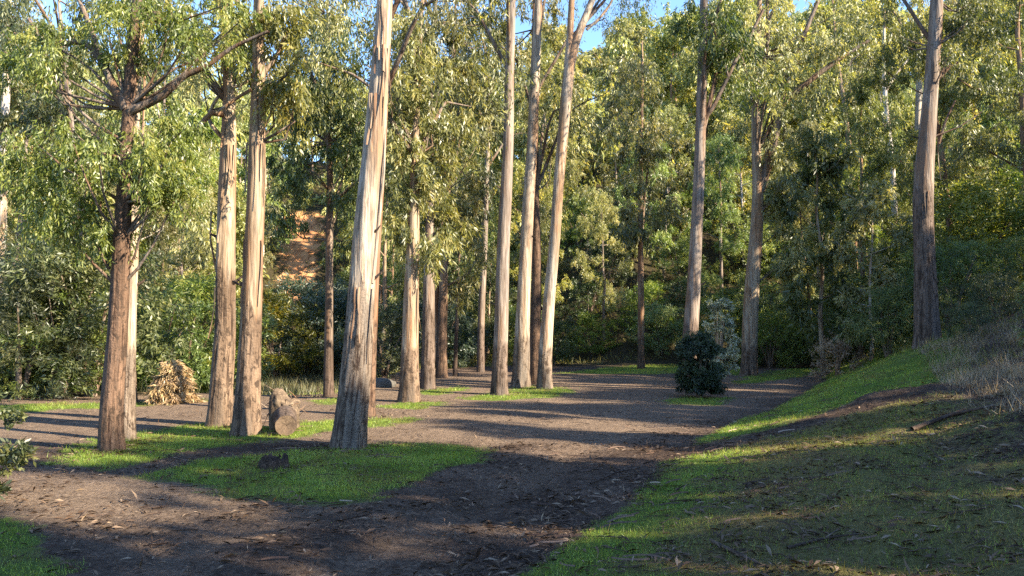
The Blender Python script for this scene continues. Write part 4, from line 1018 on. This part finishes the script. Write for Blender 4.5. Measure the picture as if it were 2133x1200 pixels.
def litter():
    # fallen gum leaves and bark chips
    X, Y = [], []
    for (y0, y1, dens) in [(4.6, 8, 520), (8, 12, 330), (12, 20, 90), (20, 34, 20)]:
        x0, x1 = -0.68 * y1, 0.68 * y1; n = int((x1 - x0) * (y1 - y0) * dens)
        x, y = ground_pts(n, x0, x1, y0, y1); k = in_view(x, y); X.append(x[k]); Y.append(y[k])
    x, y = np.concatenate(X), np.concatenate(Y)
    g, dull, tr = masks(x, y); s = x - edge_x(y)
    dens = 0.30 + 0.5 * dull + 0.35 * np.exp(-((s + 0.4) / 0.8) ** 2) - 0.14 * np.clip(tr, 0, 1) + 0.22 * np.clip(fbm(x / 1.2, y / 1.2, 0, 55, 3), 0, 1)
    dens = dens * (1 - 0.75 * np.clip(tr, 0, 1) * (y > 11))  # fewer leaves where the soil is painted sunlit
    dens = dens * np.where((g > 0.6) & (dull < 0.3), 0.3, 1)
    for (hx, hy) in HERO_XY: dens = dens + 0.9 * np.exp(-(((x - hx) ** 2 + (y - hy) ** 2) / 0.7 ** 2))
    dens = dens * np.clip(0.75 + 1.5 * fbm(x / 0.45, y / 0.45, 0, 57, 3), 0.08, 2)
    k = (rng.random(len(x)) < dens) & (s < 8); x, y = x[k], y[k]; n = len(x)
    c = np.stack([x, y, terr(x, y) + 0.006 + 0.012 * rng.random(n)], -1)
    d = np.stack([rng.normal(size=n), rng.normal(size=n), rng.normal(size=n) * 0.22], -1)
    d = unit(d); L = 0.035 + 0.095 * rng.random(n) ** 1.5; W2 = L * rng.uniform(0.14, 0.26, n)
    side = unit(np.cross(d, np.array([0, 0, 1.0])) + rng.normal(size=(n, 3)) * 0.35); nor = np.cross(side, d)
    mid = c + d * (L * 0.45)[:, None] + nor * (L * 0.10)[:, None]; tip = c + d * L[:, None]
    v = np.stack([c, mid + side * W2[:, None] / 2, tip, mid - side * W2[:, None] / 2], 1).reshape(-1, 3)
    vv = np.clip(rng.beta(1.6, 2.4, n), 0, 0.9)
    o = link('leaf_litter', mesh_np('leaf_litter', v, np.arange(n * 4).reshape(n, 4), M['litter'], {'v': np.repeat(vv, 4)})); o['kind'] = 'stuff'
    o['label'] = 'fallen gum leaves and bark chips strewn over the track and bank'
    # long ribbons of shed bark lying round the trunks and along the track edge
    cx, cy = [], []
    for (hx, hy) in HERO_XY:
        if hy < 28:
            m_ = 26; a = rng.random(m_) * 6.28; r_ = 0.25 + 0.9 * rng.random(m_) ** 1.5; cx.append(hx + np.cos(a) * r_); cy.append(hy + np.sin(a) * r_)
    yy = rng.uniform(5, 16, 260); cx.append(edge_x(yy) + rng.normal(size=260) * 0.9 + 0.3); cy.append(yy)
    yy = rng.uniform(5, 12, 120); cx.append(rng.uniform(-0.6, 0.6, 120) * yy); cy.append(yy)
    x, y = np.concatenate(cx), np.concatenate(cy); n = len(x); an = rng.random(n) * 6.28; L = 0.08 + 0.3 * rng.random(n) ** 2; W2 = rng.uniform(0.006, 0.016, n); cv = rng.normal(size=n) * 0.45
    rows = []
    for q in range(6):
        t_ = q / 5; aa = an + cv * t_; px_, py_ = x + np.cos(aa) * L * t_, y + np.sin(aa) * L * t_
        zz = terr(px_, py_) + 0.012 + 0.03 * np.sin(t_ * 3.1) * L; sx, sy = -np.sin(aa) * W2 / 2, np.cos(aa) * W2 / 2
        rows += [np.stack([px_ - sx, py_ - sy, zz], -1), np.stack([px_ + sx, py_ + sy, zz + 0.01], -1)]
    v = np.stack(rows, 1); fc = np.array([[2 * q, 2 * q + 1, 2 * q + 3, 2 * q + 2] for q in range(5)])
    f = (np.arange(n)[:, None, None] * 12 + fc[None]).reshape(-1, 4)
    o = link('shed_bark', mesh_np('shed_bark', v.reshape(-1, 3), f, M['litter'], {'v': np.repeat(np.clip(rng.normal(0.36, 0.22, n), 0, .9), 12)})); o['kind'] = 'stuff'
    o['label'] = 'ribbons of shed bark lying around the trunks and along the track'
    # fine twigs
    n = 2600; x, y = ground_pts(n, -10, 10, 4.8, 17); k = in_view(x, y); x, y = x[k], y[k]
    s = x - edge_x(y); k = (rng.random(len(x)) < 0.25 + 0.5 * (s > -0.6)) & (s < 6); x, y = x[k], y[k]
    tubes = []
    for a, b in zip(x, y):
        L = rng.uniform(0.08, 0.4); an = rng.random() * 3.14; e = np.array([math.cos(an), math.sin(an)]) * L
        x1, y1 = a + e[0] + rng.normal() * .03, b + e[1] + rng.normal() * .03; xm, ym = (a + x1) / 2 + rng.normal() * .03, (b + y1) / 2 + rng.normal() * .03
        tubes.append((a, b, xm, ym, x1, y1))
    T = np.array(tubes); n = len(T); r = rng.uniform(0.002, 0.006, n)
    P0 = np.stack([T[:, 0], T[:, 1], terr(T[:, 0], T[:, 1]) + 0.012], -1); P1 = np.stack([T[:, 2], T[:, 3], terr(T[:, 2], T[:, 3]) + 0.022], -1); P2 = np.stack([T[:, 4], T[:, 5], terr(T[:, 4], T[:, 5]) + 0.012], -1)
    vs = []
    for P, q in ((P0, 1), (P1, .9), (P2, .4)):
        dr = unit(P2 - P0); sd = unit(np.cross(dr, [0, 0, 1.0])); up = np.cross(sd, dr)
        for a in (0, 2.09, 4.19): vs.append(P + (sd * math.cos(a) + up * math.sin(a)) * (r * q)[:, None])
    v = np.stack(vs, 1); b = np.arange(n)[:, None] * 9
    fc = np.array([[r0 * 3 + k_, r0 * 3 + (k_ + 1) % 3, r0 * 3 + 3 + (k_ + 1) % 3, r0 * 3 + 3 + k_] for r0 in (0, 1) for k_ in range(3)])
    f = (b[:, :, None] + fc[None]).reshape(-1, 4)
    o = link('twigs', mesh_np('twigs', v.reshape(-1, 3), f, M['twig'])); o['kind'] = 'stuff'; o['label'] = 'small fallen twigs scattered on the ground'
litter()

def sticks():
    L = [([(1480, 1135), (1540, 1165), (1600, 1190)], 0.016, 'fallen_branch', 'dark fallen branch lying on the bank near the bottom edge'),
         ([(1640, 1150), (1720, 1128), (1800, 1118)], 0.012, 'fallen_branch', 'thin dark stick on the leafy bank at lower right'),
         ([(1900, 900), (1980, 872), (2070, 850)], 0.035, 'fallen_branch', 'long dark rotten branch lying in the rut on the right bank'),
         ([(1230, 1010), (1290, 985), (1340, 975)], 0.010, 'fallen_branch', 'short stick on the leaf strewn edge of the track'),
         ([(600, 1078), (640, 1084), (690, 1082)], 0.009, 'fallen_branch', 'little stick on the dark track in front of the grass patch')]
    for pts, r, nm, lab in L:
        q = [hit(*a) for a in pts]; q = [np.array([p[0], p[1], p[2] + r * 0.7 + 0.01]) for p in q]; b = q[0].copy()
        P = [p - b for p in q]
        me = tube_mesh(nm, [tube(P, [r, r * 0.85, r * 0.4], 8, 0.06, 1, 0.2, 5), tube([P[1], P[1] + (P[2] - P[1]) * 0.4 + np.array([0.05, 0.12, 0.03])], [r * 0.5, r * 0.2], 5, 0.05)], M['darkbark'])
        tag(link(nm, me, None, b), lab, 'branch')
sticks()
